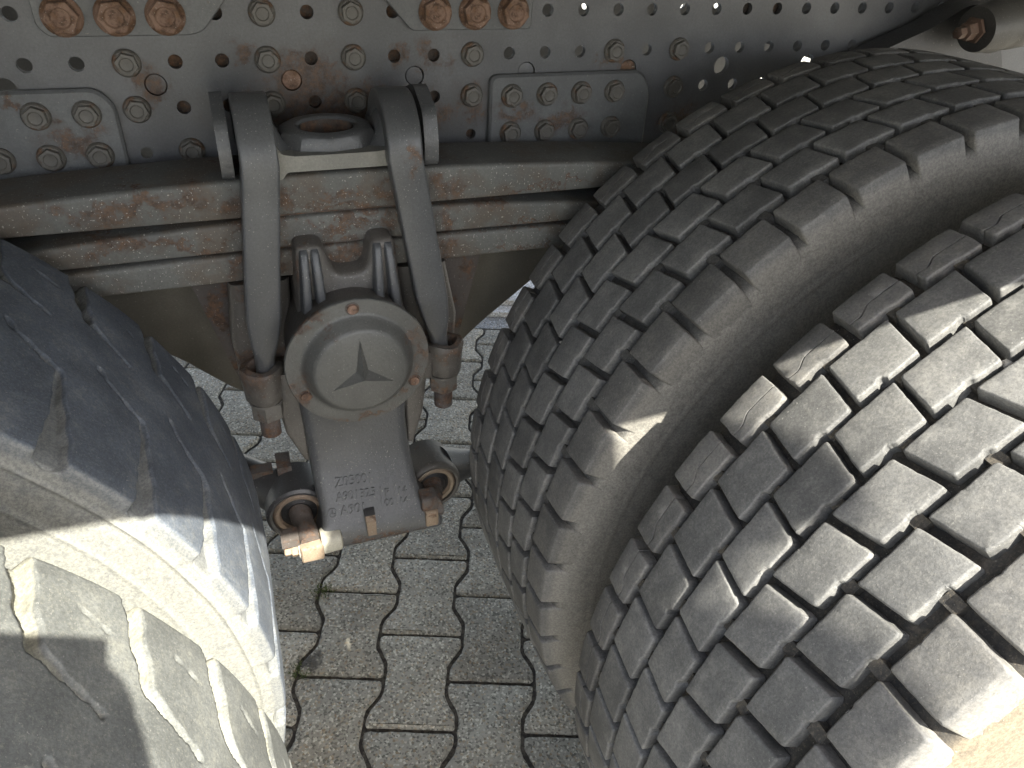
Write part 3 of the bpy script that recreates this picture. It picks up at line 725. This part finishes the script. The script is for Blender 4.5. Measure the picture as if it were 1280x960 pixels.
bm = bmesh.new(); tube(bm, [(.422, -.118, .488), (.455, -.108, .480), (.490, -.100, .472), (.60, -.085, .470), (.95, -.05, .485)], [.036, .026, .019, .018, .018], 22); link('rod', bm_mesh('rod', bm, DARKM), e2)
# gusset / hanger bracket hanging from the frame behind the springs
gv = round_poly([(-.30, .905), (-.20, .86), (-.048, .768), (.028, .715), (.085, .672), (.118, .638), (.158, .600), (.235, .56), (.36, .56), (.455, .600), (.520, .663), (.575, .705), (.650, .766), (.80, .86), (1.0, .905)], .03, 5)
gp = ob_plate('hanger_bracket', gv, [], .000-.003, .012, GUSS, truck, .003)
gp.location.y = .004; 
def gy(z): return .001
emboss('4487', .5520, .7545, .0145, par=gp, mat=GUSS, fy=gy, h=.001)
ring_mark(.5370, .7660, .0100, gp, GUSS, gy)
emboss('Y00', .0500, .7860, .0150, par=gp, mat=GUSS, fy=gy, h=.001); ring_mark(.1020, .7930, .0100, gp, GUSS, gy)
for xs in (((.115, .835), (.225, .835), (.225, .60), (.158, .66)), ((.375, .835), (.505, .835), (.462, .66), (.375, .60))):
    bm = bmesh.new(); P = [(x, z) for x, z in xs]; loops(bm, [[(x, .0005, z) for x, z in P], [(x, -.06, z) for x, z in P]]); link('inner_web', bm_mesh('inner_web', bm, SHAFT), gp)
# shock absorber top right
SH = metal('shock_paint', (.080, .076, .070), .1, None, .5, .4)
bm = bmesh.new(); A = Vector((1.245, -.10, 1.100)); D = Vector((1, .12, .10)).normalized()
Mh = frame(A, D)
revolve(bm, [(.030, -.028), (.032, -.020), (.034, .0), (.036, .006), (.034, .030), (.036, .034), (.037, .060), (.037, .50)], 36, Mh)
sh = link('shock_absorber', bm_mesh('shock_absorber', bm, SH, 40), truck)
bm = bmesh.new(); revolve(bm, [(.018, -.031), (.018, -.036), (.013, -.037), (.012, -.052), (.008, -.054), (.008, -.066), (.006, -.067)], 6, Mh); link('shock_nut', bm_mesh('shock_nut', bm, metal('nut_brown', (.16, .10, .07), .5), 30), sh)
bm = bmesh.new(); br = round_poly([(1.06, 1.045), (1.19, 1.092), (1.245, 1.122), (1.30, 1.122), (1.36, 1.03), (1.36, 1.01), (1.06, 1.01)], .015, 4)
loops(bm, [[(x, -.055, z) for x, z in br], [(x, -.012, z) for x, z in br]]); link('shock_bracket', bm_mesh('shock_bracket', bm, DARKM, 40), sh)

# ------------------------------------------------------------------ tyres
XR, ZR, RR = 1.004, .540, .548
XL, ZL, RL = -.385, .518, .544
TAN_DUST = (.30, .255, .19)
def polyline(pts, n):
    pts = np.array(pts, float); d = np.r_[0, np.cumsum(np.hypot(*(pts[1:]-pts[:-1]).T))]; t = np.linspace(0, d[-1], n)
    return np.stack([np.interp(t, d, pts[:, 0]), np.interp(t, d, pts[:, 1])], 1)
def lathe(prof, ns, flat_z=None):
    """prof (w, r); returns verts, faces, around Y"""
    prof = np.array(prof); a = np.linspace(0, 2*PI, ns, endpoint=False); m = len(prof)
    V = np.stack([prof[None, :, 1]*np.cos(a)[:, None], np.repeat(prof[None, :, 0], ns, 0), prof[None, :, 1]*np.sin(a)[:, None]], -1).reshape(-1, 3)
    if flat_z is not None: V[:, 2] = np.maximum(V[:, 2], flat_z)
    i = np.arange(ns)[:, None]; j = np.arange(m-1)[None]; i2 = (i+1) % ns
    F = np.stack([i*m+j, i2*m+j, i2*m+j+1, i*m+j+1], -1).reshape(-1, 4)
    return V, F
def fast_mesh(name, V, F, mat, smooth=None):
    me = bpy.data.meshes.new(name); V = np.asarray(V, np.float32); F = np.asarray(F, np.int32)
    me.vertices.add(len(V)); me.vertices.foreach_set('co', V.ravel()); me.loops.add(F.size); me.loops.foreach_set('vertex_index', F.ravel())
    me.polygons.add(len(F)); me.polygons.foreach_set('loop_start', np.arange(0, F.size, F.shape[1], dtype=np.int32))
    me.polygons.foreach_set('use_smooth', np.ones(len(F), bool)); me.update(calc_edges=True); me.materials.append(mat)
    if smooth: me.set_sharp_from_angle(angle=math.radians(smooth))
    return me
TREAD = rubber('tread_rubber', (.138, .137, .133), (.28, .27, .245), .45, .62)
SHOUL = rubber('shoulder_rubber', (.132, .129, .124), (.25, .235, .205), .5, .66, flank=True)
CARC = rubber('carcass_rubber', (.085, .082, .077), (.25, .235, .205), .35, .7, rad=[(.5325, .524, .95)])
CARCO = rubber('carcass_rubber_outer', (.05, .047, .043), (.27, .22, .155), .4, .75, rad=[(.533, .520, .9)])
side = [(.112, .30), (.122, .315), (.140, .34), (.152, .38), (.158, .43), (.1590, .46), (.1572, .4830), (.1584, .4845), (.1584, .4868), (.1572, .4885), (.1568, .500), (.1545, .512), (.1515, .521), (.1480, .5275), (.1440, .5305), (.137, .5325)]
P52 = 2*PI*RR/52
# rows: w inner edge, w outer edge, start s (mm, at row middle), skew ds over the row, length, kind
ROWS = [(.144, .1065, 1.2552, .002, .0545, 'sh1'), (.1005, .0560, 1.2262, .008, .0588, 'mid'), (.0505, .0095, 1.1972, .008, .0600, 'mid'),
        (.0035, -.0390, 1.2995, -.009, .0585, 'mid'), (-.0460, -.0895, 1.3230, -.008, .0580, 'mid'), (-.1000, -.1440, 1.3520, -.001, .0545, 'sh2')]
def block_rings(w1, w0, skew, L, kind, seed):
    """outlines in (s, w) metres, s from the block's start at the row middle: (polygon, corner radius)"""
    r_ = np.random.default_rng(seed); wm = (w0+w1)/2
    sk = lambda w: skew*(wm-w)/(w1-w0)
    j = lambda s=.0006: float(r_.normal(0, s))
    if kind == 'sh1':
        wc = w1-.0195
        return [([(sk(w1)+.001, w1), (sk(wc), wc+.0005), (L*.60, wc+.0005), (L*.80, wc-.006), (L, wc-.005), (L, w1)], [.003, .001, .003, .003, .001, .003]),
                ([(sk(wc), wc-.0005), (sk(w0), w0+j()), (L*.36, w0), (L*.44, w0+.0016), (L*.56, w0+.0018), (L, w0+.002), (L, wc-.0062), (L*.79, wc-.0072), (L*.59, wc-.0005)], [.001, .003, .003, .003, .003, .003, .001, .003, .003])]
    if kind == 'mid':
        k = .42+j(.04); t = .0018+abs(j(.0008)); b = sk(w0); a = sk(w1)
        return [([(a, w1), (b, w0+j(.0004)), (b+L*k, w0), (b+L*(k+.05), w0+t), (b+L*(k+.12), w0+t*1.1), (b+L*(k+.17), w0+t*.6), (b+L-.001, w0+t*.7+j(.0004)), (a+L+j(), w1+j(.0004)), (a+L*.52, w1-.0003), (a+L*.45, w1-.0009)], .0028)]
    return [([(sk(w1)-.001, w1), (0, w0), (L*.5, w0-.0004), (L, w0), (L+.001, w1+j()), (L*.56, w1-.0006), (L*.50, w1-.0014), (L*.44, w1-.0003)], .0028)]
def block_mesh(row, seed, R_, mat, depth=.0138):
    w1, w0, s0, skew, L, kind = row; V = []; F = []; r_ = np.random.default_rng(seed+77)
    wm = (w0+w1)/2; outer = -1 if kind == 'sh2' else (1 if kind == 'sh1' else 0); edge = w0 if outer < 0 else w1; wcut = w1-.0225
    def put(s, w, h):
        ww = w; hh = h
        if outer and abs(w-edge) < .006:
            k = 1-abs(w-edge)/.006
            if h <= -depth+1e-6: ww = w+outer*.0095*k; hh = -depth-.021*k
            elif h <= -.0012: ww = w+outer*(.0008 if h > -.003 else .0024)*k; hh = h*(1+1.4*k)
            else: hh = h-.0010*k
        rr_ = R_+hh+max(.0035*(1-(ww/.144)**2), -.003); a = s/R_
        V.append((rr_*math.cos(a)-R_, ww-wm, rr_*math.sin(a)))
    for poly, rad in block_rings(w1, w0, skew, L, kind, seed):
        if area2(poly) < 0:
            poly = poly[::-1]; rad = rad[::-1] if hasattr(rad, '__len__') else rad
        p = round_poly(poly, rad, 3); dense = []
        for i in range(len(p)):
            a, b = np.array(p[i]), np.array(p[(i+1) % len(p)]); m = max(1, int(np.linalg.norm(b-a)/.0045))
            dense += [a+(b-a)*t/m for t in range(m)]
        nn = len(dense); jit = r_.normal(0, .00016, (nn, 2)); dense = [tuple(d+jit[i]) for i, d in enumerate(dense)]
        rings = [(.0019, 0.0), (.0009, -.00035), (.00022, -.0011), (0, -.0024), (-.0010, -depth)]
        b0 = len(V); q0 = None
        for (ins, h) in rings:
            q = inset2(dense, ins)
            if kind == 'sh1' and ins > 0:
                q = [tuple(np.array(dense[i])+(np.array(q[i])-np.array(dense[i]))*(.12 if abs(dense[i][1]-wcut) < .006 else 1)) for i in range(nn)]
            if q0 is None: q0 = q
            for (s, w) in q: put(s, w, h+(r_.normal(0, .00012) if h > -.003 and h < 0 else 0))
        for Lr in range(len(rings)-1):
            a, b = b0+Lr*nn, b0+(Lr+1)*nn
            for i in range(nn): F.append((a+i, b+i, b+(i+1) % nn, a+(i+1) % nn))
        # top surface, triangulated over inner points so that it follows the tyre's curve
        inner = [(s_, w_) for s_ in np.arange(-.01, L+.01, .009) for w_ in np.arange(w0, w1, .009)]
        def ins_(poly, x, y):
            c = False; n = len(poly); jj = n-1
            for ii in range(n):
                if (poly[ii][1] > y) != (poly[jj][1] > y) and x < (poly[jj][0]-poly[ii][0])*(y-poly[ii][1])/(poly[jj][1]-poly[ii][1])+poly[ii][0]: c = not c
                jj = ii
            return c
        qi = inset2(q0, .004); inner = [Vector(t) for t in inner if ins_(qi, *t)]
        nv, ne, nf, ov, oe, of = delaunay_2d_cdt([Vector(t) for t in q0]+inner, [(i, (i+1) % nn) for i in range(nn)], [], 1, 1e-7)
        t0 = len(V)
        for t in nv: put(t.x, t.y, 0.0)
        F += [tuple(t0+i for i in f) for f in nf]
    bm = bmesh.new(); vs = [bm.verts.new(v) for v in V]
    for f in F:
        try: bm.faces.new([vs[i] for i in f])
        except ValueError: pass
    bmesh.ops.remove_doubles(bm, verts=bm.verts[:], dist=2e-6); bmesh.ops.recalc_face_normals(bm, faces=bm.faces[:])
    if sum((f.normal.x*f.calc_area()) for f in bm.faces if abs(f.normal.x) > .8) <= 0: bmesh.ops.reverse_faces(bm, faces=bm.faces[:])
    me = bpy.data.meshes.new('tread_block'); bm.to_mesh(me); bm.free()
    me.polygons.foreach_set('use_smooth', [True]*len(me.polygons)); me.set_sharp_from_angle(angle=math.radians(50)); me.materials.append(mat)
    return me
BLK = [[block_mesh(r, 10*i+k, RR, SHOUL if i in (0, 5) else TREAD) for k in range(4)] for i, r in enumerate(ROWS)]
def right_tyre(Yc, phase, label, carc, lo, hi):
    up_ = polyline(side, 64); prof = list(map(tuple, up_))+[(.10, .5345), (.103, .5340)][:0]+[(w, .5335+.0035*(1-(w/.144)**2)) for w in np.linspace(.128, -.128, 24)]+[(-a, b) for a, b in up_[::-1]]
    V, F = lathe(prof, 312, flat_z=-ZR+.001)
    t = link('tyre', fast_mesh('tyre', V, F, carc), truck, (XR, Yc, ZR)); t['label'] = label
    # tie bars in the circumferential grooves (joined)
    bm = bmesh.new()
    for gi in range(5):
        wa, wb = ROWS[gi][1], ROWS[gi+1][0]; s0 = ROWS[gi][2]+ROWS[gi][4]*.42+phase
        for k in range(52):
            a0 = (s0+k*P52)/RR; c = (wa+wb)/2; hw = (wa-wb)/2+.0015; wd = .0055
            ring = []
            for rr_ in (.530, RR-.0062+.0030):
                ring.append([(rr_*math.cos(a0+d/RR), c+e, rr_*math.sin(a0+d/RR)) for d, e in ((-wd, -hw), (wd, -hw), (wd, hw), (-wd, hw))])
            loops(bm, ring)
    for v_ in bm.verts: v_.co.z = max(v_.co.z, -ZR+.0012)
    o = link('tie_bars', bm_mesh('tie_bars', bm, carc, 30), t); tag(o, kind='stuff')
    sV, sF = [], []
    for i, row in enumerate(ROWS):
        wm = (row[0]+row[1])/2
        for k in range(52):
            s = row[2]+phase+k*P52; a = (s/RR) % (2*PI); deg = math.degrees(a+.04)
            me = BLK[i][(k*7+i*3+int(Yc*100)) % 4] if True else None
            if lo < deg < hi:
                link('tread_block', me, t, (RR*math.cos(a), wm, RR*math.sin(a)), (0, -a, 0))
            else:
                b0 = len(sV); ca, sa = math.cos(a), math.sin(a)
                for v_ in me.vertices:
                    x, y, z = v_.co; x += RR; X, Z = x*ca-z*sa, x*sa+z*ca; sV.append((X, y+wm, max(Z, -ZR+.0015)))
                sF += [tuple(b0+q for q in p.vertices) for p in me.polygons]
    me = bpy.data.meshes.new('tread_blocks'); me.from_pydata(sV, [], sF); me.materials.append(TREAD); me.polygons.foreach_set('use_smooth', [True]*len(sF)); me.set_sharp_from_angle(angle=.8)
    tag(link('tread_blocks_far', me, t), kind='stuff')
    return t
YI, YO = -.298, -.688
t_ri = right_tyre(YI, -.012, 'right inner tyre with block tread and grey sidewall', CARC, 72, 212)
t_ro = right_tyre(YO, 0, 'right outer tyre with deep blocks half in sunlight', CARCO, 72, 212)
# rims
RIM = metal('rim_paint', (.30, .30, .30), .2, None, .45, .6)
for xc, zc, Yc in ((XR, ZR, YI), (XR, ZR, YO), (XL, ZL, YI), (XL, ZL, -.700)):
    sgn = -1 if Yc < -.6 else 1
    V, F = lathe([(.116, .287), (.124, .300), (.118, .302), (.108, .296), (.10, .282), (.05, .262), (-.05, .262), (-.10, .282), (-.108, .296), (-.118, .302), (-.124, .300), (-.116, .287)], 96)
    o = link('rim', fast_mesh('rim', V, F, RIM, 40), truck, (xc, Yc, zc))
    V, F = lathe([(sgn*.02, .262), (sgn*.03, .22), (sgn*.05, .18), (sgn*.05, .11), (sgn*.02, .10), (sgn*-.02, .09), (sgn*-.02, .0)], 64)
    link('rim_disc', fast_mesh('rim_disc', V, F, RIM, 40), o)
# worn left tyres: one continuous carved tread each
WORN = rubber('worn_rubber_shaded', (.098, .112, .134), (.27, .265, .23), .36, .66, rad=[(.5404, .5375, .55), (.5365, .525, .95)], radn=.0025)  # base tinted blue to carry the skylit shade on the inner tyre
WORNO = rubber('worn_rubber_lit_outer', (.125, .129, .122), (.29, .28, .225), .34, .66, rad=[(.5404, .5375, .9)], radn=.0025)  # same worn rubber, base made paler for the sunlit outer tyre
NG = 39; PL = 2*PI*RL/NG
def left_tyre(Yc, ph, label, mat, a_lo=-25, a_hi=80):
    a = np.concatenate([np.arange(a_lo, a_hi, .165), np.linspace(a_hi, a_lo+360, 260, endpoint=False)]); a = np.radians(a)
    # profile over q (arc position)
    K = [(0, 0, .5430), (.06, .06, .5428), (.10, .10, .5422), (.135, .135, .5414), (.1475, .1470, .5400), (.1520, .1500, .5365), (.166, .1518, .5225), (.1685, .1522, .5200), (.1700, .1545, .5190), (.1722, .1545, .5170), (.1740, .1526, .5150), (.182, .1538, .5070), (.1925, .1555, .4845), (.1940, .1566, .4838), (.1965, .1566, .4812), (.198, .1560, .480), (.25, .1590, .430), (.31, .152, .37), (.36, .135, .325), (.39, .112, .30)]
    K = np.array(K); q1 = np.concatenate([np.arange(0, .20, .0019), np.linspace(.20, .39, 16)]); q = np.concatenate([-q1[:0:-1], q1])
    w = np.sign(q)*np.interp(abs(q), K[:, 0], K[:, 1]); r = np.interp(abs(q), K[:, 0], K[:, 2])
    A, Q = np.meshgrid(a, q, indexing='ij'); S_ = (A*RL)
    # grooves as polylines in (s, q) with half widths and depth
    far = [(0, .185, .010, .000), (.000, .153, .0092, .016), (-.010, .105, .0075, .014), (-.019, .076, .0056, .011), (-.042, .060, .0026, .007), (-.056, .053, .0016, .005), (-.070, .046, .0018, .005)]
    near = [(.050, .004, .0024, .005), (.042, -.008, .0017, .005), (.021, -.021, .0018, .006), (-.001, -.035, .0026, .007), (-.004, -.050, .0046, .009), (-.005, -.067, .0050, .011), (-.009, -.100, .0085, .012), (-.011, -.142, .0125, .011), (-.012, -.172, .019, .000)]
    slit = [(-.045, .118, .0010, .003), (-.070, .108, .0010, .003)]
    Dm = np.zeros_like(S_); wob = .0012*np.sin(S_*310+Q*90)+.0009*np.sin(S_*120-Q*240)
    per = PL
    for line in (far, near, slit):
        for (s0, q0, h0, d0), (s1, q1_, h1, d1) in zip(line[:-1], line[1:]):
            smid = (s0+s1)/2+ph
            ds = (S_-smid+per/2) % per-per/2; gid = np.floor((S_-smid+per/2)/per)
            X = ds+(s0+s1)/2-s0; Yq = Q-q0; vx, vy = s1-s0, q1_-q0; l2 = vx*vx+vy*vy
            t = np.clip((X*vx+Yq*vy)/l2, 0, 1); dist = np.hypot(X-t*vx, Yq-t*vy)+wob*.6
            hw = (h0+(h1-h0)*t)*(1+.12*np.sin(gid*2.3)); dp = d0+(d1-d0)*t
            e = np.clip((hw+.0005-dist)/.0018, 0, 1); e = e*e*(3-2*e); Dm = np.maximum(Dm, e*dp)
    rad = r[None, :]-Dm + .0004*np.sin(S_*47+Q*31)+rng.normal(0, .00008, S_.shape)
    wear = .0012*np.exp(-((np.abs(Q)-.03)/.02)**2)*np.sin(S_*2*PI/per); rad = rad+wear
    V = np.stack([rad*np.cos(A), np.repeat(w[None], len(a), 0), rad*np.sin(A)], -1).reshape(-1, 3); V[:, 2] = np.maximum(V[:, 2], -ZL+.001)
    m = len(q); ns = len(a); i = np.arange(ns)[:, None]; j = np.arange(m-1)[None]; i2 = (i+1) % ns
    F = np.stack([i*m+j, i*m+j+1, i2*m+j+1, i2*m+j], -1).reshape(-1, 4)
    t = link('tyre', fast_mesh('tyre', V, F, mat), truck, (XL, Yc, ZL)); t['label'] = label
    return t
left_tyre(YI, .397, 'left inner tyre with worn tread and dusty sidewall', WORN)
left_tyre(-.700, .397, 'left outer tyre with worn tread, sunlit and dusty', WORNO)

# ------------------------------------------------------------------ weeds and small stones
tuft((.235, .125), 60, .022, 'small green weed growing in the paver joint beside the left tyre')
tuft((.168, -.049), 70, .018, 'dry weed tuft in the joint by the dark damp stain', hgt=.010)

PEB = plain_ = (lambda g: g.out(g.mix(g.ramp(g.noise(300, 4), .4, .6), (.42, .38, .33), (.75, .70, .62)), .8))(G('pebble_stone'))
def pebble(c, r, label):
    bm = bmesh.new(); bmesh.ops.create_icosphere(bm, subdivisions=2, radius=1); rr_ = random.Random(int(c[0]*1000))
    for v in bm.verts: v.co = Vector((v.co.x*r*1.3, v.co.y*r*.85, v.co.z*r*.9))*(1+rr_.uniform(-.16, .16))+Vector(c)
    tag(link('pebble', bm_mesh('pebble', bm, PEB, 20)), label, 'pebble')
pebble((.6975, -.676, .9800), .0052, 'pale pebble wedged between the sunlit tread blocks of the near right tyre')
pebble((.5255, -.2848, .7960), .0022, 'tiny white stone stuck in the tread of the far right tyre')
# ------------------------------------------------------------------ the photographer, standing behind the camera
def grow(nodes, edges, mat, name, parent=None, sub=1):
    """one continuous surface around joined bones: nodes (x,y,z,rx,ry)"""
    me = bpy.data.meshes.new('bones'); me.from_pydata([n[:3] for n in nodes], edges, []); o = bpy.data.objects.new('bones', me); C.objects.link(o)
    sk = o.modifiers.new('s', 'SKIN'); sk.use_smooth_shade = True
    for i, n in enumerate(nodes):
        d = me.skin_vertices[0].data[i]; d.radius = (n[3], n[4] if len(n) > 4 else n[3]); d.use_root = (i == 0)
    o.modifiers.new('u', 'SUBSURF').levels = sub
    dg = bpy.context.evaluated_depsgraph_get(); dg.update(); m2 = bpy.data.meshes.new_from_object(o.evaluated_get(dg)); bpy.data.objects.remove(o)
    m2.name = name; m2.materials.clear(); m2.materials.append(mat); return link(name, m2, parent)
def plain(name, c, r=.8):
    g = G(name); return g.out(g.mix(g.ramp(g.noise(60, 4), .3, .7), tuple(x*.85 for x in c), tuple(x*1.1 for x in c)), r, g.bump(g.noise(400, 3), .3, .001))
SKIN = plain('skin', (.55, .36, .27), .55); JACK = plain('jacket_cloth', (.035, .045, .06)); JEAN = plain('jeans_cloth', (.06, .08, .13)); HAIR = plain('hair', (.05, .035, .025)); SHOE = plain('shoe_leather', (.03, .028, .026), .5)
per = link('person', None, None, (.50, -1.46, 0)); tag(per, 'person in a dark jacket and jeans holding up a phone beside the truck', 'person')
def rel(L): return [(n[0]-.50, n[1]+1.46, n[2])+tuple(n[3:]) for n in L]
pc_ = X_*-.062+Y_*-.004-fwd*.012+CAM   # middle of the phone
lh = pc_-X_*.088-Y_*.01-fwd*.006; rh = pc_+X_*.088-Y_*.045-fwd*.012
lw = lh-Y_*.055-fwd*.075; rw = rh-Y_*.07-fwd*.07
nd = rel([(.50, -1.44, 1.02, .135, .105), (.51, -1.43, 1.19, .130, .100), (.54, -1.42, 1.35, .150, .105), (.575, -1.40, 1.455, .095, .080), (.645, -1.37, 1.585, .058, .058),
          (.42, -1.42, 1.425, .066, .066), (.385, -1.40, 1.415, .060, .060), (.245, -1.36, 1.17, .050, .050), (lw.x, lw.y, lw.z, .032, .032),
          (.665, -1.42, 1.445, .066, .066), (.70, -1.41, 1.425, .056, .056), (.60, -1.26, 1.17, .050, .050), (rw.x, rw.y, rw.z, .032, .032),
          (.41, -1.45, .94, .095, .10), (.40, -1.42, .52, .062, .062), (.39, -1.45, .09, .042, .045), (.59, -1.45, .94, .095, .10), (.61, -1.43, .52, .062, .062), (.62, -1.46, .09, .042, .045)])
body = grow(nd, [(0, 1), (1, 2), (2, 3), (3, 4), (3, 5), (5, 6), (6, 7), (7, 8), (3, 9), (9, 10), (10, 11), (11, 12), (0, 13), (13, 14), (14, 15), (0, 16), (16, 17), (17, 18)], JACK, 'body', per, 2)
body.data.materials.append(JEAN)
for p in body.data.polygons: p.material_index = 1 if p.center.z < .97 else 0
def head(c, yaw_, tilt):
    bm = bmesh.new(); bmesh.ops.create_uvsphere(bm, u_segments=40, v_segments=28, radius=1)
    for v in bm.verts:
        x, y, z = v.co; w = 1-.22*max(0, -z)**1.4; d = 1-.10*max(0, -z)
        X, Y, Z = x*.076*w, y*.096*d, z*.118
        if y < -.3: Y += .010*max(0, -z)*0
        def bmp(cx, cz, r, a): return a*math.exp(-((X-cx)**2+(Z-cz)**2)/(r*r)) if Y < -.03 else 0
        Y -= bmp(0, -.012, .012, .017)+bmp(0, .006, .009, .010)+bmp(0, -.050, .020, .006)+bmp(0, -.086, .020, .008)
        Y += bmp(-.030, .006, .013, .009)+bmp(.030, .006, .013, .009)+bmp(0, -.043, .012, .003)
        Y -= bmp(-.030, .026, .016, .003)+bmp(.030, .026, .016, .003)
        v.co = (X, Y, Z)
    M = Matrix.Translation(c) @ Matrix.Rotation(yaw_, 4, 'Z') @ Matrix.Rotation(tilt, 4, 'X')
    for k in (-1, 1):
        E_ = bmesh.ops.create_uvsphere(bm, u_segments=12, v_segments=8, radius=.016)['verts']
        for v in E_: v.co = (v.co.x*.45+k*.078, v.co.y*.8+.005, v.co.z*1.9-.008)
    bm.transform(M); h = link('head', bm_mesh('head', bm, SKIN, 80), per)
    bm = bmesh.new(); bmesh.ops.create_uvsphere(bm, u_segments=32, v_segments=20, radius=1)
    for v in bm.verts:
        x, y, z = v.co; v.co = (x*.083, y*.103+.004, z*.120+.010)
    bmesh.ops.delete(bm, geom=[v for v in bm.verts if v.co.z < (.055 if v.co.y < -.02 else -.045)], context='VERTS'); bm.transform(M); link('hair', bm_mesh('hair', bm, HAIR, 80), h)
    for k in (-1, 1):
        bm = bmesh.new(); bmesh.ops.create_uvsphere(bm, u_segments=14, v_segments=10, radius=.0115); bmesh.ops.translate(bm, verts=bm.verts, vec=(k*.030, -.079, .007)); bm.transform(M); link('eye', bm_mesh('eye', bm, plain('eye_white', (.6, .6, .6), .3) if k < 0 else bpy.data.materials['eye_white'], 80), h)
    bm = bmesh.new(); box(bm, -.022, .022, -.094, -.080, -.054, -.047); bev(bm, .003, 2); bm.transform(M); link('mouth', bm_mesh('mouth', bm, plain('lips', (.42, .20, .17), .5)), h)
hd = Vector((.725, -1.325, 1.725))-Vector((.50, -1.46, 0)); head(hd, .15, .45)
bm = bmesh.new(); bmesh.ops.create_uvsphere(bm, u_segments=36, v_segments=24, radius=1)
for v in bm.verts: v.co = (v.co.x*.110, v.co.y*.122+.022, v.co.z*.150+.005)
bmesh.ops.delete(bm, geom=[v for v in bm.verts if v.co.y < -.03 and abs(v.co.x) < .072 and -.12 < v.co.z < .085], context='VERTS')
bm.transform(Matrix.Translation(hd) @ Matrix.Rotation(.15, 4, 'Z') @ Matrix.Rotation(.35, 4, 'X')); shade_hood = link('shade_hood', bm_mesh('shade_hood', bm, JACK, 80), per)  # unseen hood, added to widen the head's shadow over the paving
md = shade_hood.modifiers.new('cloth', 'SOLIDIFY'); md.thickness = .006
grow(rel([(.700, -1.36, 1.645, .097), (.672, -1.38, 1.56, .100), (.585, -1.41, 1.475, .100)]), [(0, 1), (1, 2)], JACK, 'shade_collar', per, 2)  # unseen bulk at the neck, added to block sun patches on the paving
for xx in (.39, .62):
    grow(rel([(xx, -1.49, .045, .045, .038), (xx-.003, -1.40, .040, .045, .036), (xx-.006, -1.30, .030, .038, .026)]), [(0, 1), (1, 2)], SHOE, 'shoe', per)
def hand(palm, wrist, inward, name):
    """palm with four curled fingers and a thumb, closing over the end of the phone"""
    f_ = (palm-wrist).normalized(); base = palm
    nodes = [(wrist, .024), (palm-f_*.035, .028), (palm+f_*.0, .030)]; ed = [(0, 1), (1, 2)]
    for k, (o_, ln) in enumerate(((-.030, .8), (-.010, .95), (.010, 1.0), (.030, .88))):
        r0 = base+Y_*(-o_)*.8+f_*.022-fwd*.004; p1 = r0+inward*.022*ln+f_*.020*ln; p2 = p1+inward*.024*ln+f_*.004; p3 = p2+inward*.018*ln-f_*.006
        b0 = len(nodes); nodes += [(r0, .0105), (p1, .0095), (p2, .0088), (p3, .0075)]; ed += [(2, b0), (b0, b0+1), (b0+1, b0+2), (b0+2, b0+3)]
    t0 = palm-f_*.02-fwd*.012; t1 = t0+inward*.030-fwd*.006+Y_*.008; t2 = t1+inward*.028+Y_*.006+fwd*.004; b0 = len(nodes)
    nodes += [(t0, .013), (t1, .0115), (t2, .0095)]; ed += [(1, b0), (b0, b0+1), (b0+1, b0+2)]
    grow([(p.x-.50, p.y+1.46, p.z, r) for p, r in nodes], ed, SKIN, name, per)
hand(lh, lw, X_, 'hand'); hand(rh, rw, -X_, 'hand')
bm = bmesh.new(); Mp = Matrix(((X_.x, Y_.x, -fwd.x, pc_.x), (X_.y, Y_.y, -fwd.y, pc_.y), (X_.z, Y_.z, -fwd.z, pc_.z), (0, 0, 0, 1)))
box(bm, -.079, .079, -.0375, .0345, -.004, .004); bev(bm, .003, 3); bm.transform(Mp)
ph_ = link('phone', bm_mesh('phone', bm, plain('phone_black', (.02, .02, .022), .25))); tag(ph_, 'black phone held sideways in both hands of the person', 'phone')
